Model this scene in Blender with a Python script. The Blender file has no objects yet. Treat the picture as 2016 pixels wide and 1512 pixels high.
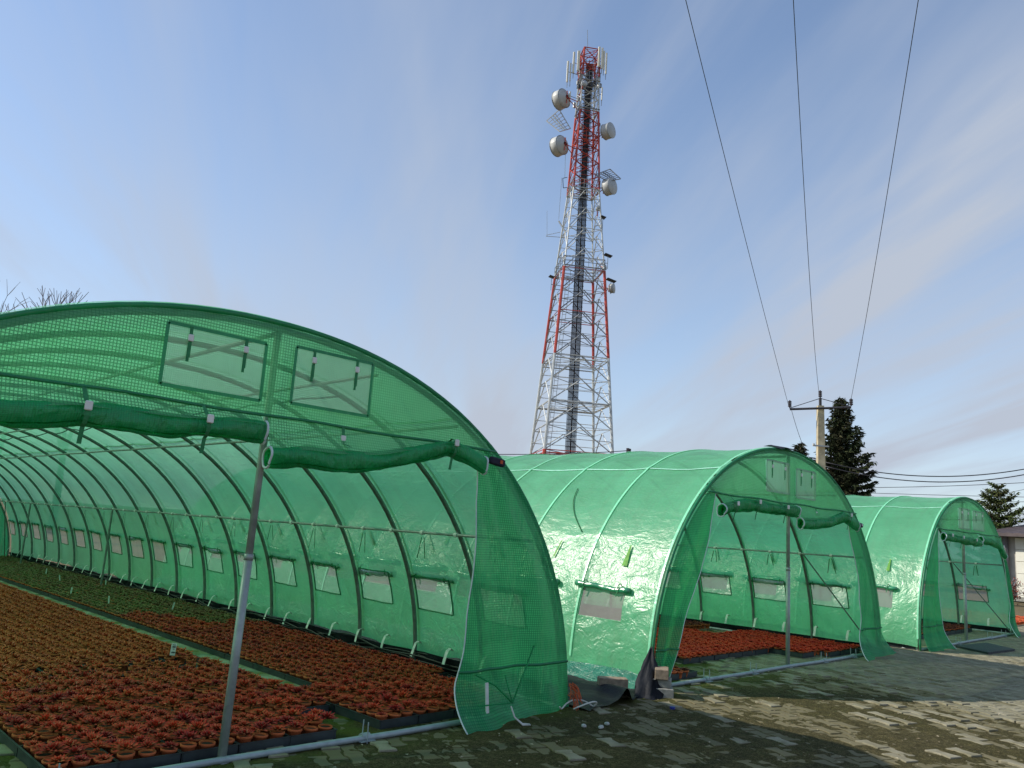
import bpy, math, random
import numpy as np
from mathutils import Vector, Matrix
random.seed(7); rng = np.random.RandomState(11)
scene = bpy.context.scene
C = scene.collection
PI = math.pi
# ------------------------------------------------------------------ camera
cam = bpy.data.cameras.new('camera'); co = bpy.data.objects.new('camera', cam); C.objects.link(co)
R = Matrix(((0.703213, -0.171828, -0.689903), (-0.708223, -0.083928, -0.700983), (0.062546, 0.981545, -0.180711)))
co.matrix_world = Matrix.Translation((0, 0, 1.6)) @ R.to_4x4()
cam.lens = 27.89; cam.sensor_width = 36; cam.clip_start = .05; cam.clip_end = 3000
scene.camera = co
# ------------------------------------------------------------------ light
SUN = Vector((-.96, 1.03, 1.02)).normalized()
w = bpy.data.worlds.new('World'); scene.world = w; w.use_nodes = True
nt = w.node_tree; N = nt.nodes; L = nt.links; N.clear()
out = N.new('ShaderNodeOutputWorld'); bg = N.new('ShaderNodeBackground'); bg.inputs[1].default_value = .122
sky = N.new('ShaderNodeTexSky'); sky.sky_type = 'NISHITA'; sky.sun_disc = False
elev = math.asin(SUN.z); sky.sun_elevation = elev; sky.sun_rotation = math.atan2(SUN.x, SUN.y)
sky.air_density = 1.0; sky.dust_density = .35; sky.ozone_density = 2.2; sky.altitude = 200
tc = N.new('ShaderNodeTexCoord')
def wn(t, **k):
    n = N.new(t)
    for a, b in k.items(): setattr(n, a, b)
    return n
def wmath(op, a, b=None, clamp=False):
    n = N.new('ShaderNodeMath'); n.operation = op; n.use_clamp = clamp
    for i, x in enumerate((a, b)):
        if x is None: continue
        if isinstance(x, (int, float)): n.inputs[i].default_value = x
        else: L.new(x, n.inputs[i])
    return n.outputs[0]
sep = N.new('ShaderNodeSeparateXYZ'); L.new(tc.outputs['Generated'], sep.inputs[0])
zz = wmath('ADD', wmath('MAXIMUM', sep.outputs[2], 0.0), .16)
px_ = wmath('DIVIDE', sep.outputs[0], zz); py_ = wmath('DIVIDE', sep.outputs[1], zz)
cmb = N.new('ShaderNodeCombineXYZ'); L.new(px_, cmb.inputs[0]); L.new(py_, cmb.inputs[1])
def streak(rot, sx, sy, scale, detail, lo, hi, off):
    m1 = N.new('ShaderNodeMapping'); m1.inputs['Rotation'].default_value = (0, 0, rot); L.new(cmb.outputs[0], m1.inputs[0])
    m = N.new('ShaderNodeMapping'); m.inputs['Scale'].default_value = (sx, sy, 1); m.inputs['Location'].default_value = (off, off * .7, 0)
    L.new(m1.outputs[0], m.inputs[0])
    t = N.new('ShaderNodeTexNoise'); t.inputs['Scale'].default_value = scale; t.inputs['Detail'].default_value = detail
    t.inputs['Roughness'].default_value = .55; t.inputs['Distortion'].default_value = .35
    L.new(m.outputs[0], t.inputs[0])
    r = N.new('ShaderNodeMapRange'); r.interpolation_type = 'SMOOTHSTEP'
    r.inputs[1].default_value = lo; r.inputs[2].default_value = hi; L.new(t.outputs[0], r.inputs[0])
    return r.outputs[0]
a1 = streak(-.80, .13, 1.0, 1.3, 5, .38, .72, 3.1)
a2 = streak(-1.02, .16, 1.2, 2.0, 6, .40, .76, 8.4)
a3 = streak(-.7, .5, .6, .6, 3, .40, .62, 1.7)
cl = wmath('MULTIPLY', wmath('ADD', wmath('MULTIPLY', a1, .50), wmath('MULTIPLY', a2, .42)), wmath('ADD', wmath('MULTIPLY', a3, .6), .55), True)
hz = wmath('SUBTRACT', 1.0, wmath('MULTIPLY', wmath('MAXIMUM', sep.outputs[2], 0), 1.75), True)
hz = wmath('MULTIPLY', wmath('POWER', hz, 1.6), .60)
fac = wmath('ADD', wmath('ADD', wmath('MULTIPLY', cl, 1.5), hz), .10, True)
mx = N.new('ShaderNodeMixRGB'); L.new(fac, mx.inputs[0]); L.new(sky.outputs[0], mx.inputs[1]); mx.inputs[2].default_value = (2.60, 2.90, 3.45, 1)
SKYMIX = mx
L.new(mx.outputs[0], bg.inputs[0]); L.new(bg.outputs[0], out.inputs[0])
sl = bpy.data.lights.new('sun', 'SUN'); sl.energy = 3.2; sl.angle = math.radians(.6); sl.color = (1, .93, .82)
so = bpy.data.objects.new('sun', sl); C.objects.link(so); so.rotation_euler = SUN.to_track_quat('Z', 'Y').to_euler(); so.location = (-20, 20, 30)
scene.view_settings.view_transform = 'Standard'; scene.view_settings.look = 'None'; scene.view_settings.gamma = 1
scene.view_settings.exposure = .66
scene.cycles.max_bounces = 10; scene.cycles.transparent_max_bounces = 24; scene.cycles.diffuse_bounces = 4
scene.cycles.transmission_bounces = 6; scene.cycles.glossy_bounces = 3

# ------------------------------------------------------------------ mesh helpers
class MB:
    def __init__(s): s.v = []; s.f = []; s.uv = []; s.t = []; s.n = 0
    def add(s, v, f, uv=None, tone=None):
        v = np.asarray(v, float).reshape(-1, 3); n = len(v)
        s.v.append(v); k = s.n
        if isinstance(f, np.ndarray): s.f.extend((f + k).tolist())
        else: s.f.extend([[i + k for i in q] for q in f])
        s.uv.append(np.zeros((n, 2)) if uv is None else np.asarray(uv, float))
        s.t.append(np.zeros((n, 2)) if tone is None else np.broadcast_to(np.asarray(tone, float), (n, 2)))
        s.n += n; return s
    def box(s, c, d, rot=None, tone=None, bev=0):
        x, y, z = [q / 2 for q in d]
        if bev:
            b = min(bev, x * .9, y * .9, z * .9)
            v = []
            for zz_, q in ((-z, b), (-z + b, 0), (z - b, 0), (z, b)):
                X, Y = x - q, y - q; k = b
                v += [(-X, -Y + k, zz_), (-X + k, -Y, zz_), (X - k, -Y, zz_), (X, -Y + k, zz_), (X, Y - k, zz_), (X - k, Y, zz_), (-X + k, Y, zz_), (-X, Y - k, zz_)]
            f = [tuple(range(7, -1, -1)), tuple(range(24, 32))]
            for r in range(3):
                for i in range(8): j = (i + 1) % 8; f.append((r * 8 + i, r * 8 + j, r * 8 + 8 + j, r * 8 + 8 + i))
        else:
            v = [(-x, -y, -z), (x, -y, -z), (x, y, -z), (-x, y, -z), (-x, -y, z), (x, -y, z), (x, y, z), (-x, y, z)]
            f = [(3, 2, 1, 0), (4, 5, 6, 7), (0, 1, 5, 4), (1, 2, 6, 5), (2, 3, 7, 6), (3, 0, 4, 7)]
        v = np.array(v)
        if rot is not None:
            M = np.array(rot.to_matrix() if hasattr(rot, 'to_matrix') else rot); v = v @ M.T
        return s.add(v + np.array(c), f, tone=tone)
    def tube(s, pts, r, n=8, cap=True, tone=None, uvs=False):
        P = np.array(pts, float); m = len(P); r = np.broadcast_to(np.asarray(r, float), (m,))
        T = np.gradient(P, axis=0) if m > 1 else P; T /= np.linalg.norm(T, axis=1)[:, None] + 1e-12
        u = np.cross(T[0], (0, 0, 1)); 
        if np.linalg.norm(u) < .1: u = np.cross(T[0], (0, 1, 0))
        u /= np.linalg.norm(u); a = np.arange(n) * 2 * PI / n; V = []; U = []
        d = np.r_[0, np.cumsum(np.linalg.norm(np.diff(P, axis=0), axis=1))]
        for i in range(m):
            u = u - T[i] * np.dot(u, T[i]); u /= np.linalg.norm(u) + 1e-12; b = np.cross(T[i], u)
            V.append(P[i] + r[i] * (np.cos(a)[:, None] * u + np.sin(a)[:, None] * b)); U += [(d[i], k * 2 * PI / n * r[i]) for k in range(n)]
        f = []
        for i in range(m - 1):
            for k in range(n): q = (k + 1) % n; f.append((i * n + k, i * n + q, (i + 1) * n + q, (i + 1) * n + k))
        if cap: f += [tuple(range(n - 1, -1, -1)), tuple(range((m - 1) * n, m * n))]
        return s.add(np.vstack(V), f, U, tone)
    def grid(s, P, uv=None, tone=None, skip=None, wrap=False):
        P = np.asarray(P, float); a, b = P.shape[:2]
        f = []
        for i in range(a - 1):
            for j in range(b - 1):
                if skip is not None and skip[i, j]: continue
                f.append((i * b + j, i * b + j + 1, (i + 1) * b + j + 1, (i + 1) * b + j))
        return s.add(P.reshape(-1, 3), f, None if uv is None else np.asarray(uv).reshape(-1, 2), None if tone is None else np.asarray(tone).reshape(-1, 2))
    def prism(s, poly, z0, z1, tone=None):
        n = len(poly); v = [(x, y, z0) for x, y in poly] + [(x, y, z1) for x, y in poly]
        return s.add(v, [tuple(range(n - 1, -1, -1)), tuple(range(n, 2 * n))] + [(i, (i + 1) % n, n + (i + 1) % n, n + i) for i in range(n)], tone=tone)
    def build(s, name, mat, parent=None, smooth=False):
        me = bpy.data.meshes.new(name)
        V = np.vstack(s.v); me.from_pydata(V.tolist(), [], s.f)
        lv = np.empty(len(me.loops), np.int32); me.loops.foreach_get('vertex_index', lv)
        U = np.vstack(s.uv)
        if U.any():
            ul = me.uv_layers.new(name='UVMap'); ul.data.foreach_set('uv', U[lv].astype(np.float32).ravel())
        T = np.vstack(s.t)
        if T.any():
            ca = me.color_attributes.new('tone', 'FLOAT_COLOR', 'POINT')
            ca.data.foreach_set('color', np.c_[T, np.zeros(len(T)), np.ones(len(T))].astype(np.float32).ravel())
        me.materials.append(mat)
        if smooth: me.polygons.foreach_set('use_smooth', [True] * len(me.polygons))
        me.update()
        o = bpy.data.objects.new(name, me); C.objects.link(o)
        if parent: o.parent = parent
        return o
def nth(n): return '%d%s' % (n, 'th' if 10 < n % 100 < 14 else {1: 'st', 2: 'nd', 3: 'rd'}.get(n % 10, 'th'))
def tag(o, label, cat, group=None, kind=None):
    if kind: o['kind'] = kind
    o['label'] = label; o['category'] = cat
    if group: o['group'] = group
    return o
def thing(name, label, cat, loc=(0, 0, 0), rz=0, group=None):
    o = bpy.data.objects.new(name, None); C.objects.link(o); o.location = loc; o.rotation_euler = (0, 0, rz)
    o.empty_display_size = .2
    return tag(o, label, cat, group)
_lat = {}
def vnoise(x, y, seed=0):
    if seed not in _lat: _lat[seed] = np.random.RandomState(seed + 100).rand(256, 256)
    A = _lat[seed]; xi = np.floor(x).astype(int); yi = np.floor(y).astype(int); fx = x - xi; fy = y - yi
    fx = fx * fx * (3 - 2 * fx); fy = fy * fy * (3 - 2 * fy)
    g = lambda a, b: A[a % 256, b % 256]
    return (g(xi, yi) * (1 - fx) + g(xi + 1, yi) * fx) * (1 - fy) + (g(xi, yi + 1) * (1 - fx) + g(xi + 1, yi + 1) * fx) * fy
def fbm(x, y, o=4, seed=0):
    t = 0; a = .5; n = 0
    for i in range(o): t = t + a * vnoise(x * 2 ** i, y * 2 ** i, seed + i); n += a; a *= .5
    return t / n

# ------------------------------------------------------------------ materials
class NT:
    def __init__(s, name):
        s.m = bpy.data.materials.new(name); s.m.use_nodes = True; s.t = s.m.node_tree; s.t.nodes.clear()
        s.out = s.n('ShaderNodeOutputMaterial')
    def n(s, t, **k):
        x = s.t.nodes.new(t)
        for a, b in k.items():
            if isinstance(b, dict):
                for q, v in b.items(): x.inputs[q].default_value = v
            else: setattr(x, a, b)
        return x
    def l(s, a, b): s.t.links.new(a, b)
    def math(s, op, a, b=None, clamp=False):
        n = s.n('ShaderNodeMath', operation=op, use_clamp=clamp)
        for i, x in enumerate((a, b)):
            if x is None: continue
            if isinstance(x, (int, float)): n.inputs[i].default_value = x
            else: s.l(x, n.inputs[i])
        return n.outputs[0]
    def noise(s, vec, scale, detail=3, rough=.5, dist=0):
        n = s.n('ShaderNodeTexNoise'); n.inputs['Scale'].default_value = scale; n.inputs['Detail'].default_value = detail
        n.inputs['Roughness'].default_value = rough; n.inputs['Distortion'].default_value = dist
        if vec is not None: s.l(vec, n.inputs[0])
        return n.outputs[0]
    def ramp(s, f, *stops):
        n = s.n('ShaderNodeValToRGB'); e = n.color_ramp.elements
        while len(e) < len(stops): e.new(.5)
        for q, (p, c) in zip(e, stops): q.position = p; q.color = (*c, 1)
        s.l(f, n.inputs[0]); return n.outputs[0]
    def mix(s, f, a, b, blend='MIX'):
        n = s.n('ShaderNodeMixRGB', blend_type=blend)
        for i, x in enumerate((f, a, b)):
            if isinstance(x, tuple): n.inputs[i].default_value = (*x, 1)
            elif isinstance(x, (int, float)): n.inputs[i].default_value = x
            else: s.l(x, n.inputs[i])
        return n.outputs[0]
    def bump(s, h, strength, dist, prev=None):
        n = s.n('ShaderNodeBump'); n.inputs['Strength'].default_value = strength; n.inputs['Distance'].default_value = dist; s.l(h, n.inputs['Height'])
        if prev is not None: s.l(prev, n.inputs['Normal'])
        return n.outputs[0]
    def coord(s, k='Object'): return s.n('ShaderNodeTexCoord').outputs[k]
    def pbr(s, col, rough=.6, metal=0, normal=None, spec=.5):
        p = s.n('ShaderNodeBsdfPrincipled')
        if isinstance(col, tuple): p.inputs['Base Color'].default_value = (*col, 1)
        else: s.l(col, p.inputs['Base Color'])
        if isinstance(rough, (int, float)): p.inputs['Roughness'].default_value = rough
        else: s.l(rough, p.inputs['Roughness'])
        p.inputs['Metallic'].default_value = metal; p.inputs['Specular IOR Level'].default_value = spec
        if normal is not None: s.l(normal, p.inputs['Normal'])
        s.l(p.outputs[0], s.out.inputs[0]); return s.m
def simple(name, col, rough=.6, metal=0, var=.18, scale=8, bump=0, spec=.5):
    m = NT(name); v = m.noise(m.coord(), scale, 4)
    c = m.mix(m.ramp(v, (.3, (0, 0, 0)), (.7, (1, 1, 1))), tuple(x * (1 - var) for x in col), tuple(min(1, x * (1 + var)) for x in col))
    nrm = m.bump(m.noise(m.coord(), scale * 8, 3), .5, bump) if bump else None
    return m.pbr(c, rough, metal, nrm, spec)
def film(name, col, see=.12, thread=.35, gs=.014, tw=.26, gloss=.06, rough=.3, crink=.004, dirt=0., threadcol=.62, crinkscale=14, lowz=None, transl=.55):
    m = NT(name); uv = m.coord('UV'); sp = m.n('ShaderNodeSeparateXYZ'); m.l(uv, sp.inputs[0])
    def line(o):
        f = m.math('FRACT', m.math('DIVIDE', o, gs)); d = m.math('ABSOLUTE', m.math('SUBTRACT', f, .5))
        r = m.n('ShaderNodeMapRange'); r.inputs[1].default_value = .5 - tw / 2 - .10; r.inputs[2].default_value = .5 - tw / 2 + .10; m.l(d, r.inputs[0]); return r.outputs[0]
    th = m.math('MAXIMUM', line(sp.outputs[0]), line(sp.outputs[1]))
    ob = m.coord('Object')
    big = m.noise(ob, 1.3, 4, .6); fine = m.noise(ob, 9, 5, .6)
    c = m.mix(m.ramp(big, (.3, (0, 0, 0)), (.72, (1, 1, 1))), tuple(x * .74 for x in col), tuple(min(1, x * 1.12) for x in col))
    c = m.mix(m.math('MULTIPLY', fine, .5), c, (min(1, col[0] * 1.4 + .02), min(1, col[1] * 1.08), min(1, col[2] * 1.1)), 'MIX')
    mp_ = m.n('ShaderNodeMapping'); mp_.inputs['Scale'].default_value = (5, .5, 1); m.l(uv, mp_.inputs[0]); du = m.noise(mp_.outputs[0], 1.6, 5, .65, .4)
    c = m.mix(m.ramp(du, (.48, (0, 0, 0)), (.72, (.42, .42, .42))), c, (col[0] * .7 + .12, col[1] * .72, col[2] * .7 + .04))
    ct = m.mix(m.math('MULTIPLY', th, thread), c, tuple(x * threadcol * .6 for x in col))
    def crease(scale, rot, stretch, detail):
        mp = m.n('ShaderNodeMapping'); mp.inputs['Rotation'].default_value = rot; mp.inputs['Scale'].default_value = (1, stretch, stretch); m.l(ob, mp.inputs[0])
        q = m.noise(mp.outputs[0], scale, detail, .55, .9); return m.math('POWER', m.math('SUBTRACT', 1.0, m.math('ABSOLUTE', m.math('MULTIPLY', m.math('SUBTRACT', q, .5), 2.6)), True), 1.4)
    w1 = m.math('ADD', crease(crinkscale * .55, (.5, 0, .4), .30, 4), m.math('MULTIPLY', crease(crinkscale * 1.3, (-.7, .3, .2), .5, 3), .22)); w2 = m.math('ADD', m.noise(ob, 4.2, 4, .55, 1.2), m.math('MULTIPLY', crease(3.0, (.9, 0, .2), .22, 2), 1.2))
    h = m.math('ADD', m.math('MULTIPLY', w1, 1.0), m.math('MULTIPLY', w2, 1.6))
    nrm = m.n('ShaderNodeBump'); m.l(h, nrm.inputs['Height']); nrm.inputs['Distance'].default_value = crink; nrm.inputs['Strength'].default_value = 1
    if lowz is not None:   # slack lower skirt is crumpled, the stretched roof is smooth
        zs = m.n('ShaderNodeSeparateXYZ'); m.l(ob, zs.inputs[0])
        r = m.n('ShaderNodeMapRange'); r.inputs[1].default_value = lowz; r.inputs[2].default_value = lowz + .12; r.inputs[3].default_value = 1; r.inputs[4].default_value = .42
        m.l(zs.outputs[2], r.inputs[0]); m.l(r.outputs[0], nrm.inputs['Strength'])
    N_ = nrm.outputs[0]
    df = m.n('ShaderNodeBsdfDiffuse'); tr = m.n('ShaderNodeBsdfTranslucent'); gl = m.n('ShaderNodeBsdfGlossy'); tp = m.n('ShaderNodeBsdfTransparent')
    for x in (df, tr): m.l(ct, x.inputs[0]); m.l(N_, x.inputs['Normal'])
    gl.inputs['Roughness'].default_value = rough; gl.inputs[0].default_value = (1, 1, .96, 1); m.l(N_, gl.inputs['Normal'])
    tp.inputs[0].default_value = (min(1, col[0] * .8 + .58), .97, min(1, col[2] * .6 + .50), 1)
    a = m.n('ShaderNodeMixShader'); a.inputs[0].default_value = transl; m.l(df.outputs[0], a.inputs[1]); m.l(tr.outputs[0], a.inputs[2])
    b = m.n('ShaderNodeMixShader'); m.l(a.outputs[0], b.inputs[1]); m.l(gl.outputs[0], b.inputs[2]); 
    fr = m.n('ShaderNodeFresnel'); fr.inputs[0].default_value = 1.35; m.l(N_, fr.inputs[1])
    m.l(m.math('ADD', m.math('MULTIPLY', fr.outputs[0], gloss * 5), gloss, True), b.inputs[0])
    d = m.n('ShaderNodeMixShader'); m.l(b.outputs[0], d.inputs[1]); m.l(tp.outputs[0], d.inputs[2])
    m.l(m.math('MULTIPLY', m.math('SUBTRACT', 1.0, m.math('MULTIPLY', th, .8)), see), d.inputs[0])
    m.l(d.outputs[0], m.out.inputs[0]); return m.m
GREEN = (.055, .60, .30)
M = {}
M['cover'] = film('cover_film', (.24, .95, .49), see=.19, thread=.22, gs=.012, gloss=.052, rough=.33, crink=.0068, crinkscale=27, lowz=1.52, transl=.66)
M['gable'] = film('gable_mesh', (.28, .94, .47), see=.50, thread=.9, gs=.020, tw=.34, gloss=.006, rough=.5, crink=.003)
M['curtain'] = film('curtain_mesh', (.10, .76, .34), see=.40, thread=.95, gs=.020, tw=.36, gloss=.006, rough=.4, crink=.006)
M['band'] = film('hem_band', (.03, .40, .18), see=.02, thread=.2, gs=.01, gloss=.03, rough=.4, crink=.004)
M['roll'] = film('roll_film', (.025, .62, .20), see=.0, thread=.35, gs=.014, gloss=.025, rough=.30, crink=.018, crinkscale=12)
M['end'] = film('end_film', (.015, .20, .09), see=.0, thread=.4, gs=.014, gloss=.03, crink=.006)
def netting(name, col, see):
    m = NT(name); v = m.noise(m.coord(), 5, 4, .6, 1)
    c = m.mix(v, tuple(x * .7 for x in col), col)
    df = m.n('ShaderNodeBsdfDiffuse'); tr = m.n('ShaderNodeBsdfTranslucent'); tp = m.n('ShaderNodeBsdfTransparent'); tp.inputs[0].default_value = (.92, .92, .92, 1)
    m.l(c, df.inputs[0]); m.l(c, tr.inputs[0])
    a = m.n('ShaderNodeMixShader'); m.l(df.outputs[0], a.inputs[1]); m.l(tr.outputs[0], a.inputs[2])
    d = m.n('ShaderNodeMixShader'); d.inputs[0].default_value = see; m.l(a.outputs[0], d.inputs[1]); m.l(tp.outputs[0], d.inputs[2])
    m.l(d.outputs[0], m.out.inputs[0]); return m.m
M['pane'] = netting('insect_net', (.82, .79, .76), .5)
M['ventnet'] = film('vent_net', (.66, .95, .74), see=.60, thread=.9, gs=.014, tw=.3, gloss=.01, crink=.002)
M['steel'] = simple('galvanised_steel', (.33, .36, .34), .45, .25, .15, 20)
M['arch'] = simple('arch_pipe', (.20, .24, .21), .45, .5, .2, 12)
M['rail'] = simple('base_pipe', (.33, .38, .39), .5, .2, .15, 14)
M['white'] = simple('white_plastic', (.75, .75, .70), .5, 0, .08, 20)
M['hem'] = simple('white_hem', (.62, .70, .70), .7, 0, .1, 20)
M['strap'] = simple('green_webbing', (.03, .22, .08), .8, 0, .2, 30)
M['tie'] = simple('green_tie', (.10, .30, .03), .7, 0, .25, 30)
M['tiedark'] = simple('dark_green_tie', (.02, .13, .04), .8, 0, .25, 30)
M['black'] = simple('black_plastic', (.012, .013, .014), .45, 0, .3, 12)
M['tray'] = simple('tray_plastic', (.030, .038, .042), .5, 0, .35, 9)
M['blackfilm'] = simple('black_film', (.012, .014, .018), .6, 0, .4, 6, .01, .15)
M['navy'] = simple('navy_fabric', (.012, .012, .03), .8)
M['red'] = simple('red_paint', (.46, .06, .035), .5, .1, .3, 2)
M['wht'] = simple('white_paint', (.50, .52, .50), .5, .1, .2, 2)
M['cable'] = simple('black_cable', (.03, .032, .038), .6, 0, .4, 3)
M['radome'] = simple('radome', (.46, .47, .45), .5, 0, .1, 1)
M['antenna'] = simple('antenna_panel', (.66, .63, .50), .5, 0, .1, 1)
M['galv'] = simple('tower_galvanised', (.30, .32, .33), .5, .4, .25, 2)
M['wire'] = simple('wire_metal', (.03, .03, .035), .6)
M['concrete'] = simple('pole_concrete', (.46, .39, .25), .9, 0, .3, 3, .01)
M['insul'] = simple('brown_porcelain', (.035, .02, .018), .3)
M['brick'] = simple('rough_brick', (.26, .20, .14), .95, 0, .35, 18, .01)
M['block'] = simple('concrete_block', (.25, .25, .22), .95, 0, .3, 18, .01)
M['bark'] = simple('bark', (.09, .06, .045), .95, 0, .4, 6)
M['twig'] = simple('bare_twig', (.24, .22, .23), .9, 0, .3, 6)
M['orange'] = simple('orange_twine', (.55, .10, .03), .8)
M['rope'] = simple('white_rope', (.65, .64, .58), .9)
M['blue'] = simple('blue_cap', (.02, .03, .25), .5)
M['stone'] = simple('pale_stone', (.5, .5, .47), .9, 0, .2, 40)
M['mat'] = simple('rubber_mat', (.035, .042, .045), .7, 0, .3, 20, .004)
M['soil'] = simple('potting_soil', (.03, .022, .015), 1, 0, .4, 60)
M['wall'] = simple('garage_render', (.42, .40, .36), .9, 0, .15, 3)
M['gdoor'] = simple('garage_door_paint', (.66, .65, .56), .5, 0, .06, 2)
M['glass'] = simple('dark_glass', (.03, .035, .04), .1)
M['roofm'] = simple('corrugated_roof', (.08, .06, .06), .6, 0, .3, 3)
M['pipe'] = simple('grey_downpipe', (.10, .10, .11), .6)
M['ink'] = simple('label_ink', (.05, .06, .06), .8)
M['purlin_shine'] = simple('painted_purlin_shine', (.42, .80, .60), .4)  # pale colour imitating the sunlit purlin line on the cover
def tonemat(name, stops_lo, stops_hi, rough=.55, spec=.3, trans=.0):
    m = NT(name); a = m.n('ShaderNodeAttribute', attribute_name='tone'); sp = m.n('ShaderNodeSeparateColor'); m.l(a.outputs['Color'], sp.inputs[0])
    c1 = m.ramp(sp.outputs[0], *stops_lo); c2 = m.ramp(sp.outputs[0], *stops_hi)
    return m.pbr(m.mix(sp.outputs[1], c1, c2), rough, 0, None, spec)
M['plant'] = tonemat('red_rosette', ((0, (.10, .13, .03)), (.45, (.32, .085, .02)), (.8, (.80, .06, .02))), ((0, (.06, .05, .02)), (.5, (.18, .02, .015)), (.9, (.64, .035, .03))))
M['plantorange'] = tonemat('orange_rosette', ((0, (.20, .11, .04)), (.6, (.58, .10, .025)), (.9, (.78, .12, .03))), ((0, (.16, .08, .03)), (.5, (.36, .06, .02)), (.9, (.55, .05, .025))))
M['plantgreen'] = tonemat('green_rosette', ((0, (.09, .10, .03)), (.9, (.24, .22, .07))), ((0, (.08, .05, .02)), (.9, (.28, .13, .06))))
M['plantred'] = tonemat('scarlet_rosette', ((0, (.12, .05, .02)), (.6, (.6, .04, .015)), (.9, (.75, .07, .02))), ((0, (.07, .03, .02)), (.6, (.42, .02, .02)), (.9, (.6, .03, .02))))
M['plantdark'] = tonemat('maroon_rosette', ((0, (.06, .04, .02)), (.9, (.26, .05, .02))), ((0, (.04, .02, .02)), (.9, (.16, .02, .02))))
M['pot'] = tonemat('terracotta', ((0, (.56, .135, .045)), (.5, (.48, .12, .045)), (.55, (.045, .03, .02))), ((0, (.55, .16, .07)), (.5, (.40, .12, .05)), (.55, (.035, .025, .018))), .8)
M['needle'] = tonemat('spruce_needles', ((0, (.018, .028, .014)), (1, (.04, .055, .02))), ((0, (.015, .02, .012)), (1, (.055, .05, .025))), .8, .1)
M['pineneedle'] = tonemat('pine_needles', ((0, (.03, .05, .02)), (1, (.09, .13, .035))), ((0, (.02, .035, .015)), (1, (.12, .12, .04))), .8, .1)
# paving stones
m = NT('concrete_paver'); a = m.n('ShaderNodeAttribute', attribute_name='tone'); sp = m.n('ShaderNodeSeparateColor'); m.l(a.outputs['Color'], sp.inputs[0])
ob = m.coord(); c = m.ramp(sp.outputs[0], (0, (.10, .088, .036)), (.16, (.165, .142, .07)), (.24, (.24, .22, .15)), (.5, (.29, .27, .19)), (1, (.38, .35, .26)))
c = m.mix(m.ramp(m.noise(ob, 5, 5, .65), (.42, (0, 0, 0)), (.68, (1, 1, 1))), c, (.15, .135, .075))
c = m.mix(m.math('MULTIPLY', m.noise(ob, 160, 3, .7), .7), c, (.16, .14, .09))
M['paver'] = m.pbr(c, .92, 0, m.bump(m.noise(ob, 140, 4, .7), .6, .004), .25)
# moss, silt and litter in and over the joints
m = NT('moss_and_silt'); ob = m.coord(); n1 = m.noise(ob, .9, 5, .6); n2 = m.noise(ob, 7, 5, .7); n3 = m.noise(ob, 90, 4, .8)
c = m.mix(m.ramp(n1, (.38, (0, 0, 0)), (.62, (1, 1, 1))), (.24, .205, .075), (.29, .235, .115))
c = m.mix(m.ramp(n2, (.40, (0, 0, 0)), (.66, (1, 1, 1))), c, (.13, .11, .048))
zc = m.n('ShaderNodeSeparateXYZ'); m.l(ob, zc.inputs[0])
c = m.mix(m.ramp(n3, (.38, (0, 0, 0)), (.66, (1, 1, 1))), m.mix(.75, c, (.015, .014, .006)), m.mix(.45, c, (.26, .23, .11)))
n4 = m.noise(ob, 26, 4, .75); c = m.mix(m.ramp(n4, (.45, (0, 0, 0)), (.6, (1, 1, 1))), m.mix(.5, c, (.03, .03, .012)), c)
gm = m.n('ShaderNodeMapRange'); gm.inputs[1].default_value = 4.6; gm.inputs[2].default_value = 5.3; m.l(zc.outputs[1], gm.inputs[0])
c = m.mix(m.math('MULTIPLY', gm.outputs[0], m.ramp(m.noise(ob, 2.5, 4), (.35, (0, 0, 0)), (.6, (1, 1, 1)))), c, (.12, .145, .03))
M['moss'] = m.pbr(c, 1, 0, m.bump(n3, 1, .02, m.bump(n4, 1, .03)), .1)
m = NT('ground_earth'); ob = m.coord(); n1 = m.noise(ob, .15, 5, .6); n2 = m.noise(ob, 6, 5, .7)
c = m.mix(m.ramp(n1, (.4, (0, 0, 0)), (.6, (1, 1, 1))), (.20, .155, .095), (.14, .12, .06)); c = m.mix(m.math('MULTIPLY', n2, .6), c, (.08, .06, .03))
M['earth'] = m.pbr(c, 1, 0, m.bump(n2, 1, .03), .1)

# ------------------------------------------------------------------ ground
g = MB(); r = [0, 12, 30, 60, 120, 300, 900, 2400]
V = [(10, 8, -.05)]; F = []
for k, q in enumerate(r[1:]):
    for i in range(48): a = i * 2 * PI / 48; V.append((10 + q * math.cos(a), 8 + q * math.sin(a), -.05 - (0 if q < 60 else 0)))
for i in range(48): F.append((0, 1 + i, 1 + (i + 1) % 48))
for k in range(len(r) - 2):
    for i in range(48): j = (i + 1) % 48; a = 1 + k * 48; F.append((a + i, a + 48 + i, a + 48 + j, a + j))
o = g.add(V, F).build('ground', M['earth']); o['kind'] = 'structure'
def mossiness(x, y):
    t = (x - np.clip((y - 2.6) * .7, -.6, .6) - 9.95 + .5 * (fbm(x * 1.1, y * 1.1, 3, 47) - .5) * 2) / .9
    base = 1 / (1 + np.exp(t * 3.0)) * 1.0
    base = np.where(y > 5.1, np.where(x > 6.9, 1 / (1 + np.exp((x + (5.4 - y) * 1.5 - 9.4) * 2.2)), 1.0), base)
    base = np.clip(base + .10 * np.clip((fbm(x * .6, y * .6, 3, 41) - .55) * 6, 0, 1), 0, 1)
    return base
gx = np.arange(1.0, 27.0, .03); gy = np.arange(.6, 8.2, .03)
X, Y = np.meshgrid(gx, gy, indexing='ij')
mo = mossiness(X, Y); f1 = fbm(X * 3.1, Y * 3.1, 4, 3); f2 = fbm(X * 16, Y * 16, 3, 20)
Z = mo * (.0138 + .014 * (f1 - .5) * 2 + .012 * (f2 - .5)) + (1 - mo) * (-.004 + .006 * (f1 - .5) * 2 + .004 * (f2 - .5)) - .002
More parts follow.
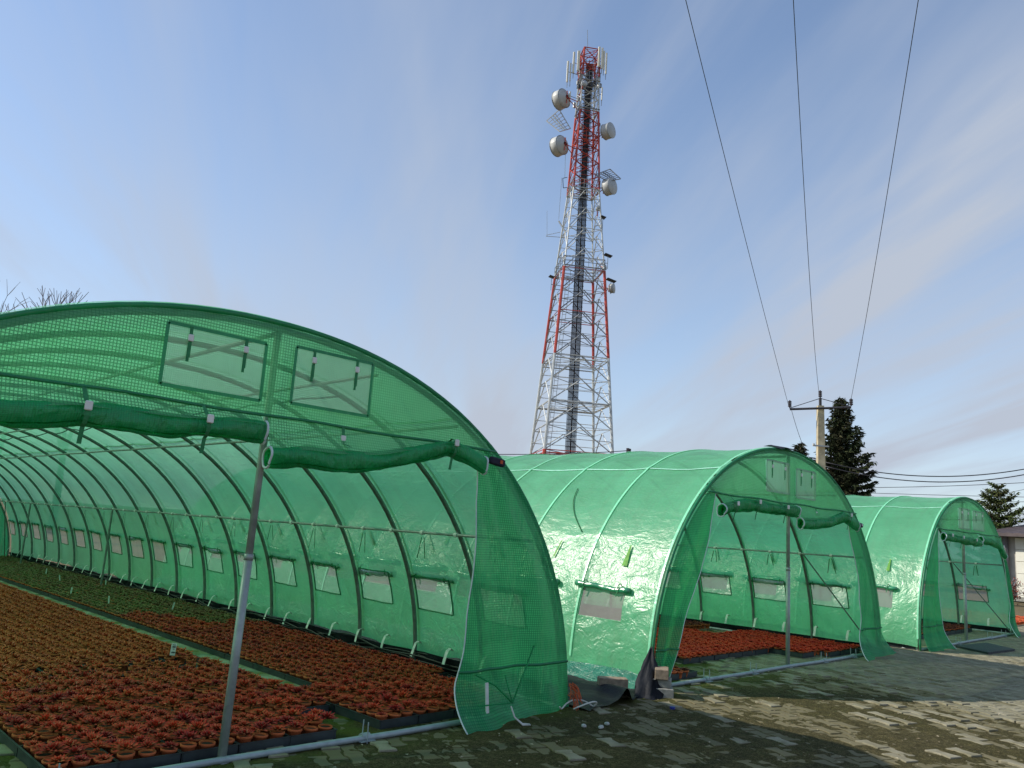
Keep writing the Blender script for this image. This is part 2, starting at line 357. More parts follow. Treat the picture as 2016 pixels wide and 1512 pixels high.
edge = (np.minimum.reduce([X - 1.0, 26.97 - X, Y - .6, 8.17 - Y]) < .05); Z[edge] = -.055
o = MB().grid(np.dstack([X, Y, Z])).build('moss', M['moss'], smooth=True); o['kind'] = 'structure'
pp = MB(); q = np.linspace(6.6, 24, 200); pp.grid(np.stack([np.c_[3.90 + .46 * t + q * 0, q, .026 + .010 * (fbm(q * 3, q * 0 + t * 2, 3, 31) - .5)] for t in np.linspace(0, 1, 6)]))
m = NT('worn_path'); ob = m.coord(); c = m.mix(m.ramp(m.noise(ob, 4, 5, .65), (.4, (0, 0, 0)), (.62, (1, 1, 1))), (.34, .36, .27), (.14, .16, .05))
M['path'] = m.pbr(c, .95, 0, m.bump(m.noise(ob, 60, 4), .7, .01), .2)
o = pp.build('path', M['path'], smooth=True); o['kind'] = 'structure'
# bone-shaped interlocking pavers, long side running towards the tunnels
pv = MB(); d1 = np.array([math.cos(math.radians(-110)), math.sin(math.radians(-110))]); d2 = np.array([-d1[1], d1[0]])
Lp, Wp = .25, .126; shp = np.array([(-.5, -.5), (-.40, -.5), (-.22, -.36), (.22, -.36), (.40, -.5), (.5, -.5), (.5, .5), (.40, .5), (.22, .36), (-.22, .36), (-.40, .5), (-.5, .5)])
nP = len(shp); rr = random.Random(5)
cells = []
for i in range(-140, 140):
    for j in range(-220, 220):
        c0 = np.array([12., 4.]) + d1 * ((i + (.5 if j % 2 else 0)) * Lp) + d2 * j * Wp
        if 1.1 < c0[0] < 26.8 and .7 < c0[1] < 8.1: cells.append(c0)
cells = np.array(cells); cm = mossiness(cells[:, 0], cells[:, 1]); cn = fbm(cells[:, 0] * 1.3, cells[:, 1] * 1.3, 3, 60)
for c0, q, nn in zip(cells, cm, cn):
    pr = 1.0 - q * (.94 - .40 * max(0, (nn - .60)) * 4) if q > .6 else 1.0 - q * .9
    low_ = rr.random() > pr
    if low_ and rr.random() > .93: continue
    top = (.008 + .004 * rr.random()) if q < .4 else (.018 + .008 * rr.random())
    if low_: top = .005 + .009 * rr.random()
    sc = (.93, .93 if q > .4 else .95)
    tone = ((.30 + .6 * rr.random()) if not low_ else (.01 + .13 * rr.random()), 0.01); ang = rr.uniform(-.02, .02)
    P = []
    for h, s_ in ((-.03, 1), (top - .004, 1), (top, .93)):
        for a_, b_ in shp:
            u = (a_ * Lp * sc[0]) * (1 - (1 - s_) * .5); v = b_ * Wp * 1.14 * sc[1] * s_
            if abs(b_) < .4: v = b_ * Wp * 1.14 * sc[1] * s_
            p = c0 + d1 * (u - v * ang) + d2 * (v + u * ang); P.append((p[0], p[1], h + (rr.random() * .001)))
    F = [tuple(range(2 * nP, 3 * nP))]
    for k in range(2):
        for i in range(nP): j = (i + 1) % nP; F.append((k * nP + i, k * nP + j, (k + 1) * nP + j, (k + 1) * nP + i))
    pv.add(P, F, tone=tone)
o = pv.build('paving', M['paver']); o['kind'] = 'structure'
# ploughed strip behind the paving on the right is part of the open ground

# ------------------------------------------------------------------ polytunnels
SE = 2.1
def profile(a, h):
    t = np.linspace(0, PI, 1201); x = a * np.sign(np.cos(t)) * np.abs(np.cos(t)) ** (2 / SE); z = h * np.abs(np.sin(t)) ** (2 / SE)
    x = -x; s = np.r_[0, np.cumsum(np.hypot(np.diff(x), np.diff(z)))]; s -= s[-1] / 2
    return x, z, s
class Tunnel:
    def __init__(T, cx, y0, a, h, nseg, pitch, label, seed, zb=(.22, .22)):
        T.cx, T.y0, T.a, T.h, T.n, T.p, T.seed, T.zb = cx, y0, a, h, nseg, pitch, seed, zb
        T.X, T.Z, T.S = profile(a, h); T.len = nseg * pitch
        T.sp = (abs(T.s_of_z(2.50, 1)), abs(T.s_of_z(1.55, 1)))
        T.root = thing('polytunnel', label, 'polytunnel', (cx, y0, 0))
        T.body()
    def at(T, s, off=0):
        x = np.interp(s, T.S, T.X); z = np.interp(s, T.S, T.Z)
        e = .01; tx = np.interp(s + e, T.S, T.X) - np.interp(s - e, T.S, T.X); tz = np.interp(s + e, T.S, T.Z) - np.interp(s - e, T.S, T.Z)
        l = np.hypot(tx, tz) + 1e-9; return x - off * tz / l * 1.0, z + off * tx / l
    def s_of_z(T, z, side):
        k = T.X * side >= 0; zz = T.Z[k]; ss = T.S[k]; o = np.argsort(zz); return float(np.interp(z, zz[o], ss[o]))
    def surf(T, y, s, extra=0):
        fr = (y / T.p) % 1.0; sag = -.016 * np.sin(PI * fr) ** 2 * (.5 + fbm(y * .9 + 7, s * .8 + 31, 2, T.seed))
        wr = .020 * (fbm(y * 2.3 + 20, s * 1.5 + 40, 3, T.seed + 5) - .5) + .012 * (fbm(y * 7 + 20 + s * 2, s * 3 + 40, 3, T.seed + 9) - .5)
        lowf = np.clip((np.abs(s) - 3.1) / 1.0, 0, 1); wr = wr * (1 + 1.6 * lowf)
        lft = .012 * np.exp(-(np.abs(fr - np.round(fr)) / .030) ** 1.2) + .010 * np.exp(-((np.abs(s) - T.sp[0]) / .035) ** 2) + .008 * np.exp(-((np.abs(s) - T.sp[1]) / .035) ** 2)
        x, z = T.at(s, .022 + sag + wr * np.sin(PI * fr) + lft + extra)
        return x, z
    def body(T):
        rt = T.root
        wins = []
        for k in range(T.n):
            wy = .75 + T.p * k
            for sd in (1, -1): wins.append((wy - .31, wy + .31, T.s_of_z(1.02, sd), T.s_of_z(.66, sd), sd))
        s0 = T.s_of_z(T.zb[0], -1); s1 = T.s_of_z(T.zb[1], 1)
        ys = set(np.round(np.linspace(0, T.len, T.n * 14 + 1), 4)); ss = set(np.round(np.linspace(s0, s1, 110), 4))
        for a_, b_, c_, d_, sd in wins: ys |= {round(a_, 4), round(b_, 4)}; ss |= {round(c_, 4), round(d_, 4)}
        def clean(q, keep, tol):
            q = sorted(q); o_ = []
            for v in q:
                if o_ and v - o_[-1] < tol:
                    if v in keep and o_[-1] not in keep: o_[-1] = v
                    elif v not in keep: continue
                    else: o_.append(v)
                else: o_.append(v)
            return np.array(o_)
        ky = {round(v, 4) for w_ in wins for v in w_[:2]}; ks = {round(v, 4) for w_ in wins for v in w_[2:4]}
        ys = clean(ys, ky, .03); ss = clean(ss, ks, .03)
        Yg, Sg = np.meshgrid(ys, ss, indexing='ij')
        Sw = Sg.copy(); 
        # wavy lower hem
        Sw[:, 0] += .10 * (fbm(ys * 1.5, ys * 0 + 3, 3, T.seed + 2) - .5); Sw[:, -1] += .10 * (fbm(ys * 1.5, ys * 0 + 9, 3, T.seed + 3) - .5)
        x, z = T.surf(Yg, Sw)
        yc = (Yg[:-1, :-1] + Yg[1:, 1:]) / 2; sc = (Sg[:-1, :-1] + Sg[1:, 1:]) / 2; skip = np.zeros(yc.shape, bool)
        for a_, b_, c_, d_, sd in wins:
            lo, hi = min(c_, d_), max(c_, d_); skip |= (yc > a_) & (yc < b_) & (sc > lo) & (sc < hi)
        T.cover = MB().grid(np.dstack([x, Yg, z]), np.dstack([Yg, Sg]), skip=skip).build('cover', M['cover'], rt, True)
        for i, (a_, b_, c_, d_, sd) in enumerate(wins):
            yy, sg = np.meshgrid(np.linspace(a_ - .015, b_ + .015, 7), np.linspace(c_, d_, 5), indexing='ij')
            x, z = T.surf(yy, sg, -.006); w_ = MB().grid(np.dstack([x, yy, z]), np.dstack([yy, sg])).build('window', M['pane'], rt, True)
            fr = MB()
            for (y1, q1, y2, q2) in ((a_, c_, b_, c_), (b_, c_, b_, d_), (b_, d_, a_, d_), (a_, d_, a_, c_)):
                t = np.linspace(0, 1, 7); y_ = y1 + (y2 - y1) * t; q_ = q1 + (q2 - q1) * t
                x, z = T.surf(y_, q_, -.010); fr.tube(np.c_[x, y_, z], .008, 5)
            fr.build('window_frame', M['band'], w_)
            rb = MB(); t = np.linspace(a_ - .07, b_ + .10, 12); cr_ = c_ + (d_ - c_) * (.22 * ((i * 37 + T.seed) % 11) / 11) * (.6 + .4 * np.sin(t * 3 + i)); x, z = T.surf(t, cr_, .035)
            dr = np.random.RandomState(i + T.seed); x = x + dr.uniform(-.012, .012, 12); z = z + dr.uniform(-.01, .01, 12) - .01
            rb.tube(np.c_[x, t, z], .030 + .007 * dr.rand(12), 10, uvs=True)
            ro = rb.build('window_flap', M['rollside'], w_, True)
            if T.len < 20 or i < 14:
                for q in (a_ + .08, b_ - .04):
                    st = MB()
                    x, z = T.surf(np.array([q]), np.array([c_]), .035)
                    th_ = np.linspace(0, 2 * PI, 11); st.tube(np.c_[x + .043 * np.cos(th_), q + 0 * th_, z - .01 + .043 * np.sin(th_)], .006, 4)
                    x2, z2 = T.surf(np.array([q, q]), np.array([c_ + .01 * sd, c_ + .12 * sd]), .05)
                    st.tube(np.c_[x2, [q, q + .02], z2], .007, 4)
                    st.build('strap', M['strap'], w_)
        # arches
        sa = np.linspace(T.S[0], T.S[-1], 60)
        for k in range(T.n + 1):
            x, z = T.at(sa, -.024)
            MB().tube(np.c_[x, sa * 0 + k * T.p, z], .0235, 10).build('arch', M['arch'], rt, True)
        # hem of the front gable around the first arch
        x, z = T.at(sa, .012); x2 = x; MB().tube(np.c_[x, sa * 0 - .035, z], .017 + .004 * fbm(sa * 3, sa * 0, 3, T.seed), 8).build('front_hem', M['band'], rt, True)
        T.low = {}
        for z_, sd in ((1.55, 1), (1.55, -1), (2.50, 1), (2.50, -1), (2.95, 1)):
            s_ = T.s_of_z(z_, sd) if z_ < 2.9 else 0
            x, z = T.at(np.array([s_]), -.066)
            yy = np.linspace(.02, T.len - .02, T.n + 1); MB().tube([(x[0], q, z[0] + .004 * math.sin(q * 3)) for q in yy], .014 if z_ < 2.9 else .018, 8).build('purlin', M['steel'], rt, True)
            if z_ == 1.55: T.low[sd] = (x[0], z[0])
            if z_ == 1.55:
                for q in range(2 * T.n - 1):
                    if sd < 0 and T.len > 20: continue
                    MB().tube([(x[0], (q + 1) * T.p / 2 - .022, z[0]), (x[0], (q + 1) * T.p / 2 + .022, z[0])], .024, 8).build('clamp', M['white'], rt)
        for s_ in (T.sp[0], -T.sp[0]):  # added pale strips paint the sunlit purlins showing through the film
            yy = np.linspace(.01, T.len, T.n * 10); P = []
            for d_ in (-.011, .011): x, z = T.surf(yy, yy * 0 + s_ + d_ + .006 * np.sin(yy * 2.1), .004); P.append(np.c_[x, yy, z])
            MB().grid(np.stack(P)).build('purlin_shine_strip', M['purlin_shine'], rt, True)
        for k in range(T.n + 1):  # added lighter strips paint the light bands where arch pipes touch the film
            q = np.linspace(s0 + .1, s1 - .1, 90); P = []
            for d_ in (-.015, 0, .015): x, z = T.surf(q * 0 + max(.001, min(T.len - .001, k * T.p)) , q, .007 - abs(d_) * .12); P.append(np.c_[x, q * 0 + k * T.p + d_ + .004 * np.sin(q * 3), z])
            MB().grid(np.stack(P), np.stack([np.c_[q, q * 0 + d_] for d_ in (-.02, 0, .02)])).build('arch_lit_band', M['lit_band'], rt, True)
        # tie strings in every bay
        for k in range(T.n):
            for sd in (1, -1):
                s_ = T.s_of_z(1.50, sd); yq = (k + .52) * T.p; q = np.linspace(0, 1, 6); dr = random.Random(k * 7 + sd + T.seed)
                lens = (dr.uniform(.2, .27), dr.uniform(.18, .25))
                x, z = T.surf(np.full(6, yq), s_ + sd * q * lens[0], .02); MB().grid(np.stack([np.c_[x, yq + .03 * q * dr.uniform(-1, 1) - .009, z], np.c_[x, yq + .03 * q + .009, z]])).build('tie', M['tie'], rt)
                for c_ in (-1, 1):
                    x, z = T.at(s_ + sd * q * .02, -.07); z = z[0] - q * lens[1]; x = x[0] + 0 * q
                    off = c_ * (.02 + .07 * q * dr.uniform(.3, 1)); MB().grid(np.stack([np.c_[x, yq + off - .007, z], np.c_[x, yq + off + .007, z]])).build('tie_cord', M['tiedark'], rt)
        # far end wall
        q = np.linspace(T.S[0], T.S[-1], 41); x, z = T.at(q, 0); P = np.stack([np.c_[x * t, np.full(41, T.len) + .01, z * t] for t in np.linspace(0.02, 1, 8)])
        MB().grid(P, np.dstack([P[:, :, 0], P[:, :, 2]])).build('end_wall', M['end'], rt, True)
        # ground rail along the sides and across the front
        for sd in (1, -1): MB().tube([(sd * (T.a - .05), 0, .02), (sd * (T.a - .05), T.len, .02)], .02, 8).build('side_rail', M['rail'], rt)
        MB().tube([(-T.a + .02, -.03, .035), (-1.3, -.05, .034), (0, -.03, .034), (1.3, -.06, .034), (T.a - .02, -.03, .035)], .022, 10).build('front_rail', M['rail'], rt, True)
        for q in (-2.1, -1.0, 1.06, 2.1):
            cl_ = MB().tube([(q - .035, -.045, .036), (q + .035, -.045, .036)], .033, 10)
            for d_ in (-.03, .03): cl_.tube([(q + d_ * .3, -.045 + d_ * 1.6, -.01), (q + d_ * .3, -.045 + d_ * 1.4, .15)], .005, 6)
            cl_.box((q, -.045, .018), (.13, .10, .006)); cl_.build('rail_clamp', M['rail'], rt)
        # clips holding the hem on the inside
        if T.len > 20 or True:
            nclip = int(T.len / .56)
            for k in range(nclip):
                if k > 44: break
                yq = .45 + k * .56; s_ = T.s_of_z(.30, 1); x, z = T.surf(np.array([yq]), np.array([s_]), -.03)
                dr = random.Random(k + T.seed); wv = .018
                path = [(x[0] + .03, z[0] - .02), (x[0] - .01, z[0] + .01), (x[0] - .05, z[0] - .01), (x[0] - .075, z[0] - .07), (x[0] - .085 - .02 * dr.random(), z[0] - .15)]
                MB().grid(np.stack([np.array([(a_, yq - wv, b_) for a_, b_ in path]), np.array([(a_, yq + wv + .01 * dr.random(), b_) for a_, b_ in path])])).build('clip', M['white'], rt)
    # -------- front
    def front(T, curtL, curtR, rollL, rollR, seam, pole_x, pole_lean, vents, bottomL, bottomR, radius=.075):
        rt = T.root; yf = -.07
        archz = lambda x: float(np.interp(abs(x), T.X[600:], T.Z[600:])) if True else 0
        az = np.vectorize(lambda x: max(.02, archz(x) + .0))
        # gable above the seam
        xs_ = T.X[np.argmin(abs(T.Z[600:] - seam)) + 600]; xs = np.linspace(-xs_, xs_, 61)
        xl = sorted(set(np.round(xs, 4)) | {round(v, 4) for q in vents for v in q[:2]}); zl = sorted(set(np.round(np.linspace(seam, T.h, 18), 4)) | {round(v, 4) for q in vents for v in q[2:]})
        xx, zz_ = np.meshgrid(xl, zl); za = az(xx); zf = np.minimum(zz_, za); top = zz_ >= za - .02
        yy = yf + .02 * (fbm(xx * 2 + 9, zf * 2 + 9, 3, T.seed + 1) - .5) + .03 * top
        cx_ = (xx[:-1, :-1] + xx[1:, 1:]) / 2; cz_ = (zz_[:-1, :-1] + zz_[1:, 1:]) / 2; sk_ = zf[1:, 1:] + zf[1:, :-1] - zf[:-1, 1:] - zf[:-1, :-1] < 1e-4
        for (x0, x1, z0, z1) in vents: sk_ |= (cx_ > x0) & (cx_ < x1) & (cz_ > z0) & (cz_ < z1)
        MB().grid(np.dstack([xx, yy, zf]), np.dstack([xx, zf]), skip=sk_).build('gable_panel', M['gable'], rt, True)
        x = np.linspace(-xs_, xs_, 30); MB().tube(np.c_[x, x * 0 + yf - .012, seam + .006 * np.sin(x * 5)], .011, 5).build('seam', M['band'], rt, True)
        # vents (net windows in the gable)
        for (x0, x1, z0, z1) in vents:
            xx, zz_ = np.meshgrid(np.linspace(x0, x1, 9), np.linspace(z0, z1, 7)); zz_ = np.minimum(zz_, az(xx) - .04)
            yy = yf - .010 + .01 * (fbm(xx * 3 + 4, zz_ * 3 + 4, 2, T.seed) - .5)
            v = MB().grid(np.dstack([xx, yy, zz_]), np.dstack([xx, zz_])).build('vent', M['ventnet'], rt, True)
            fr = MB(); loop = [(x0, z0), (x1, z0), (x1, min(z1, archz(x1) - .04)), ((x0 + x1) / 2, min(z1, archz((x0 + x1) / 2) - .04)), (x0, min(z1, archz(x0) - .04)), (x0, z0)]
            for (a_, b_), (c_, d_) in zip(loop[:-1], loop[1:]):
                q = np.linspace(0, 1, 5); dd = np.array([c_ - a_, d_ - b_]); nn = np.array([-dd[1], dd[0]]) / np.hypot(*dd) * .012
                A = np.c_[a_ + dd[0] * q, q * 0 + yf - .019, b_ + dd[1] * q]; fr.grid(np.stack([A + (nn[0], 0, nn[1]), A - (nn[0], 0, nn[1])]))
            fr.build('vent_frame', M['band'], v)
            for q in (.22, .78):
                xq = x0 + (x1 - x0) * q; zt = min(z1, archz(xq) - .05)
                s_ = MB(); s_.box((xq, yf - .025, zt - .10), (.022, .004, .20)); s_.box((xq - .004, yf - .024, zt - .17), (.018, .004, .12)); so_ = s_.build('strap', M['strap'], rt)
                MB().box((xq, yf - .032, zt - .075), (.035, .014, .045), bev=.004).build('buckle', M['white'], so_)
        # rolled doors and the hanging flap above each
        for side, roll in (('l', rollL), ('r', rollR)):
            rx = np.array([p[0] for p in roll]); rz = np.array([p[1] for p in roll]); q = np.linspace(rx[0], rx[-1], 70)
            zc = np.interp(q, rx, rz); zc = zc + .018 * (fbm(q * 4 + 3, q * 0 + 2, 3, T.seed) - .5) * 2; zc = np.convolve(np.r_[zc[0], zc[0], zc, zc[-1], zc[-1]], np.ones(5) / 5, 'valid')
            flat = np.gradient(zc, q); rad = radius * (1 + .16 * (fbm(q * 3 + 5, q * 0 + T.seed, 3, 8) - .5)) * (1 - .12 * np.clip(abs(flat) * 2, 0, 1))
            yq = yf - .06 + .03 * (fbm(q * 2, q * 0 + 4, 2, T.seed + 4) - .5)
            b = MB(); n = 18; P = []
            for i in range(len(q)):
                th = PI + .9 + np.linspace(0, 2 * PI, n + 1); u_ = (q[i] - q[0]) / (q[-1] - q[0]); pin = sum(math.exp(-((u_ - p_) / .035) ** 2) for p_ in ((.12, .40, .78) if side == 'l' else (.80,))); wob = (1 - .16 * pin) * (1 + .08 * np.sin(th * 2 + q[i] * 4 + T.seed) + .06 * np.sin(th * 3 - q[i] * 9) + .035 * np.sin(th * 5 + q[i] * 23) + .02 * rng.uniform(-1, 1)) * (1.08 - .17 * np.linspace(0, 1, n + 1))
                P.append(np.c_[np.full(n + 1, q[i]), yq[i] + .84 * rad[i] * wob * np.cos(th), zc[i] + rad[i] * wob * np.sin(th)])
            P = np.stack(P); U = np.dstack([P[:, :, 0], np.broadcast_to(np.linspace(0, .5, n + 1), P.shape[:2])])
            b.grid(P, U)
            for r_ in (.72, .45):      # inner turns of the roll seen at its open ends
                Q = P.copy(); cen = np.stack([np.c_[np.full(n + 1, q[i]), np.full(n + 1, yq[i]), np.full(n + 1, zc[i])] for i in range(len(q))]); b.grid(cen + (P - cen) * r_, U)
            ro = b.build('rolled_door', M['roll'], rt, True)
            for e in (0, -1):
                MB().tube(P[e] , .009, 6, cap=False).build('hem', M['hem'], ro, True)
            # flap
            xs = q; Pf = []; Uf = []
            for t in np.linspace(0, 1, 8):
                z = zc + rad * .6 + (seam - zc - rad * .6) * t; y = yq - rad * .7 + (yf - (yq - rad * .7)) * t ** .7 + .012 * np.sin(xs * 11 + t * 3) * (1 - t)
                Pf.append(np.c_[xs, y, z]); Uf.append(np.c_[xs, z])
            MB().grid(np.stack(Pf), np.stack(Uf)).build('door_flap', M['gable'], rt, True)
            for t in ((.12, .40, .78) if side == 'l' else (.30, .80)):
                xq = q[0] + (q[-1] - q[0]) * t; i = int(t * 69); r_ = rad[i]; cy, cz = yq[i], zc[i]
                s_ = MB(); path = [(yf - .015, seam)] + [(cy - (r_ + .012) * math.cos(a_), cz + (r_ + .012) * math.sin(a_)) for a_ in np.linspace(1.2, -1.1, 8)] + [(cy - .02, cz - r_ - .10)]
                if side == 'r' and t == .30: path = [(yf - .02, seam), (yf - .03, seam - .12), (cy - r_ - .01, cz + r_ + .02)]
                s_.grid(np.stack([np.array([(xq - .013, a_, b_) for a_, b_ in path]), np.array([(xq + .013, a_, b_) for a_, b_ in path])])); so_ = s_.build('strap', M['strap'], rt)
                MB().box((xq, cy - r_ - .018 if len(path) > 4 else yf - .03, (cz + r_ * .6 if len(path) > 4 else seam - .09)), (.042, .018, .055), bev=.005).build('buckle', M['white'], so_)
        # side curtains
        for sd, ce, bot in ((-1, curtL, bottomL), (1, curtR, bottomR)):
            zk = np.array([p[1] for p in ce])[::-1]; xk = np.array([p[0] for p in ce])[::-1]
            zt = np.linspace(0, 1, 60); nx = 34; P = []; U = []; zfine = np.linspace(0, 2.4, 241); xf = np.interp(zfine, zk, xk); xf = np.convolve(np.r_[np.full(8, xf[0]), xf, np.full(8, xf[-1])], np.ones(17) / 17, 'valid')
            for t in zt:
                zn = seam * (1 - t) ** 1.0 + .012 * t
                xi = float(np.interp(zn, zfine, xf)) + .012 * math.sin(zn * 9 + T.seed) * (1 - zn / seam); xo = sd * float(np.interp(zn, T.Z[600:][::-1], T.X[600:][::-1])); 
                xo = xo if abs(xo) > abs(xi) else xi + sd * .02
                fl = max(0, (.36 - zn) / .36); fl = fl ** 1.6
                u = np.linspace(0, 1, nx); x = xi + (xo - xi) * u + sd * bot[2] * fl * u
                fold = .035 * (1 - zn / seam * .8) * np.sin(u * 9 + T.seed + zn * 1.2) + .016 * (1 - zn / seam) * np.sin(u * 21 + zn * 3 + 1.5 * np.sin(zn * 4)) + .03 * (fbm(u * 4 + 9, u * 0 + zn * 2.2, 3, T.seed + 30) - .5)
                edge_ = np.clip((1 - u) * 6, 0, 1)
                y = yf + fold * edge_ - fl * (bot[0] * (1 - u) + bot[1] * u)
                z = np.full(nx, zn); z = z + fl * .012 * np.sin(u * 13 + T.seed)
                P.append(np.c_[x, y, np.maximum(z, .014)]); U.append(np.c_[xi + (xo - xi) * u, z])
            P = np.stack(P); cu = MB().grid(P, np.stack(U)).build('side_curtain', M['curtain'], rt, True)
            MB().tube(P[:, 0], .006, 5).build('edge_hem', M['hem'], cu, True)
            k = int(np.argmin(abs(P[:, 5, 2] - .42))); MB().tube(P[k] + (0, -.004, 0), .012, 5).build('lower_seam', M['band'], cu, True)
        # pole
        t = np.linspace(0, 1, 8)
        pb = MB().tube([(pole_x, 0, 0), (pole_x + pole_lean * .5, 0, 1.3)], .029, 14); pb.tube([(pole_x + pole_lean * .5, 0, 1.3), (pole_x + pole_lean, 0, T.h - .05)], .025, 14)
        pb.tube([(pole_x + pole_lean * .5, 0, 1.29), (pole_x + pole_lean * .5, 0, 1.33)], .031, 14); pb.box((pole_x, 0, .01), (.10, .10, .012)); pb.build('door_post', M['steel'], rt, True)

M['lit_band'] = film('lit_band_film', (.30, .92, .57), see=.03, thread=.15, gs=.012, gloss=.05, rough=.3, crink=.004, transl=.3)  # lighter green imitating the bright band over each arch pipe
M['rollside'] = film('side_roll_film', (.05, .50, .24), see=.02, thread=.2, gs=.012, gloss=.10, rough=.25, crink=.006)
T1 = Tunnel(2.65, 5.12, 3.30, 2.93, 18, 1.09, 'long near green polytunnel with its front doors rolled up over beds of potted plants', 3, (.20, .20))
T1.front([(-1.96, 2.3), (-2.0, 1.2), (-1.95, .5), (-2.0, 0)], [(1.97, 2.3), (1.99, 1.5), (1.95, .68), (1.89, .36), (1.86, .15), (1.83, 0)],
         [(-1.96, 2.03), (-1.6, 2.06), (-1.2, 2.10), (-.52, 2.13), (-.07, 2.15)], [(-.02, 1.985), (.47, 2.02), (.91, 2.05), (1.25, 2.14), (1.56, 2.235), (1.76, 2.20), (1.99, 2.13)],
         2.27, -.02, .04, [(-.78, -.10, 2.36, 2.76), (.13, .79, 2.38, 2.79)], (.15, 0, 0), (.27, -.02, .05))
T2 = Tunnel(10.65, 5.2, 3.20, 2.93, 12, 1.09, 'middle green polytunnel with a shiny crumpled side and open front showing bright red plants', 23, (.10, .09))
T2.front([(-2.0, 2.2), (-2.12, 1.71), (-2.33, 1.23), (-2.68, .67), (-2.92, .12), (-2.98, 0)], [(1.95, 2.2), (1.95, 1.92), (2.05, 1.65), (2.29, 1.18), (2.30, .57), (2.19, .27), (1.93, 0)],
         [(-1.96, 2.0), (-1.41, 2.1), (-.81, 2.11), (.04, 2.09)], [(.15, 1.94), (1.05, 1.99), (1.59, 2.12), (2.07, 2.01)],
         2.2, 0.03, .02, [(-.75, -.10, 2.33, 2.74), (.12, .72, 2.30, 2.70)], (.0, 0, 0), (.25, .10, .38), .078)
T3 = Tunnel(18.05, 4.97, 3.02, 2.80, 9, 1.09, 'far right green polytunnel, the smallest in view, with a grey mat before its open front', 43, (.10, .09))
T3.front([(-2.0, 2.1), (-2.05, 1.12), (-1.95, .4), (-1.9, 0)], [(2.1, 2.1), (2.2, 1.82), (2.4, 1.33), (2.66, .67), (2.3, .14), (2.15, 0)],
         [(-1.95, 1.99), (-.9, 1.96), (.35, 1.93)], [(.45, 2.0), (1.3, 1.97), (1.7, 1.92), (2.1, 1.70)],
         2.12, -.35, .05, [(-.82, -.11, 2.18, 2.57), (.10, .86, 2.19, 2.57)], (.18, .12, 0), (.22, .05, .15), .07)
for T in (T2, T3):
    for sd in (1, -1):
        q = np.linspace(.05, T.len, 90); P = np.stack([np.c_[sd * (T.a - .01 - .03 * t) + .02 * np.sin(q * 6 + t), q, .12 * t + .012 + q * 0] for t in np.linspace(0, 1, 4)])
        MB().grid(P).build('foot_film', M['blackfilm'], T.root, True)
# posts, braces and extras belonging to tunnels
for T, posts in ((T1, (10, 15)), (T2, ()), (T3, ())):
    for k in posts: x, z = T.low[1]; MB().tube([(x - .02, k * T.p, z), (x - .02, k * T.p, 0)], .02, 8).build('post', M['arch'], T.root)
for T, k in ((T2, .95), (T3, .95), (T1, 17.2)):
    for sd in (1, -1):
        x, z = T.low[sd]; a_ = (x, T.p * k, z); b_ = (sd * (T.a - .12), T.p * (k - .95) if k < 5 else T.p * 17.9, .05)
        MB().tube([a_, b_], .012, 6).build('brace', M['arch'], T.root)
# slack cable hung under the roof of the near tunnel
xq = .95; q = np.linspace(.6, 19, 60); MB().tube(np.c_[xq + 0 * q, q, 2.66 - .05 * abs(np.sin(q * PI / 1.09)) + .015 * np.sin(q * 5)], .008, 5).build('roof_cable', M['black'], T1.root)
MB().tube([(xq - .02, .05, 2.74), (xq - .02, 19, 2.74)], .013, 6).build('purlin', M['steel'], T1.root)
# maker's tag sewn at the right door of tunnels one and two
for T, p in ((T1, (2.10, -.17, 2.17)), (T2, (2.16, -.15, 2.02))):
    o = MB().box(p, (.17, .05, .065), Matrix.Rotation(.10, 3, 'Y'), bev=.01).build('label_tag', M['navy'], T.root)
    MB().box((p[0] + .03, p[1] - .028, p[2]), (.03, .004, .03), Matrix.Rotation(.10, 3, 'Y')).build('tag_emblem', M['orange'] if T is T1 else M['white'], o)
# knotted gather, cord loop and straps on the near curtain
lp = [(2.36, -.26, .16), (2.37, -.30, .08), (2.43, -.34, .02), (2.50, -.36, .015), (2.52, -.33, .015), (2.46, -.31, .02), (2.39, -.29, .07)]
MB().tube(lp, .007, 6).build('tie_loop', M['rope'], T1.root, True)
MB().tube([(2.36, -.275, .19), (2.20, -.23, .33), (2.02, -.17, .42)], .008, 5).tube([(2.36, -.275, .19), (2.58, -.19, .42), (2.75, -.12, .60)], .008, 5).tube([(2.36, -.275, .19), (2.33, -.2, .40)], .007, 5).tube([(2.36, -.275, .19), (1.98, -.27, .20)], .006, 5).build('gather', M['curtain'], T1.root, True)
MB().box((2.12, -.215, .24), (.03, .012, .24), Matrix.Rotation(-.12, 3, 'Y')).build('white_strip', M['white'], T1.root)
MB().box((2.98, -.045, .30), (.035, .012, .26), Matrix.Rotation(.08, 3, 'Y')).build('white_strip', M['white'], T1.root)
q = np.linspace(0, 1, 24); sc_ = -np.array([T2.s_of_z(2.2, 1), T2.s_of_z(1.62, 1)]); s_ = sc_[0] + (sc_[1] - sc_[0]) * q; yy = 1.95 - .55 * q + .10 * np.sin(q * PI); x, z = T2.surf(yy, s_, .014)
MB().tube(np.c_[x, yy, z], .006, 5).build('roof_cord', M['tiedark'], T2.root, True)
# crumpled dark flap on the crown of tunnel two
tp = MB(); x = np.linspace(-.42, .12, 8); tp.grid(np.stack([np.c_[x, x * 0 - .12, np.interp(abs(x), T2.X[600:], T2.Z[600:]) + .025 + .015 * np.sin(x * 20)], np.c_[x, x * 0 + .06, np.interp(abs(x), T2.X[600:], T2.Z[600:]) + .065 + .01 * np.sin(x * 14)], np.c_[x, x * 0 + .14, np.interp(abs(x), T2.X[600:], T2.Z[600:]) + .055]]))
tp.build('patch', M['blackfilm'], T2.root, True)
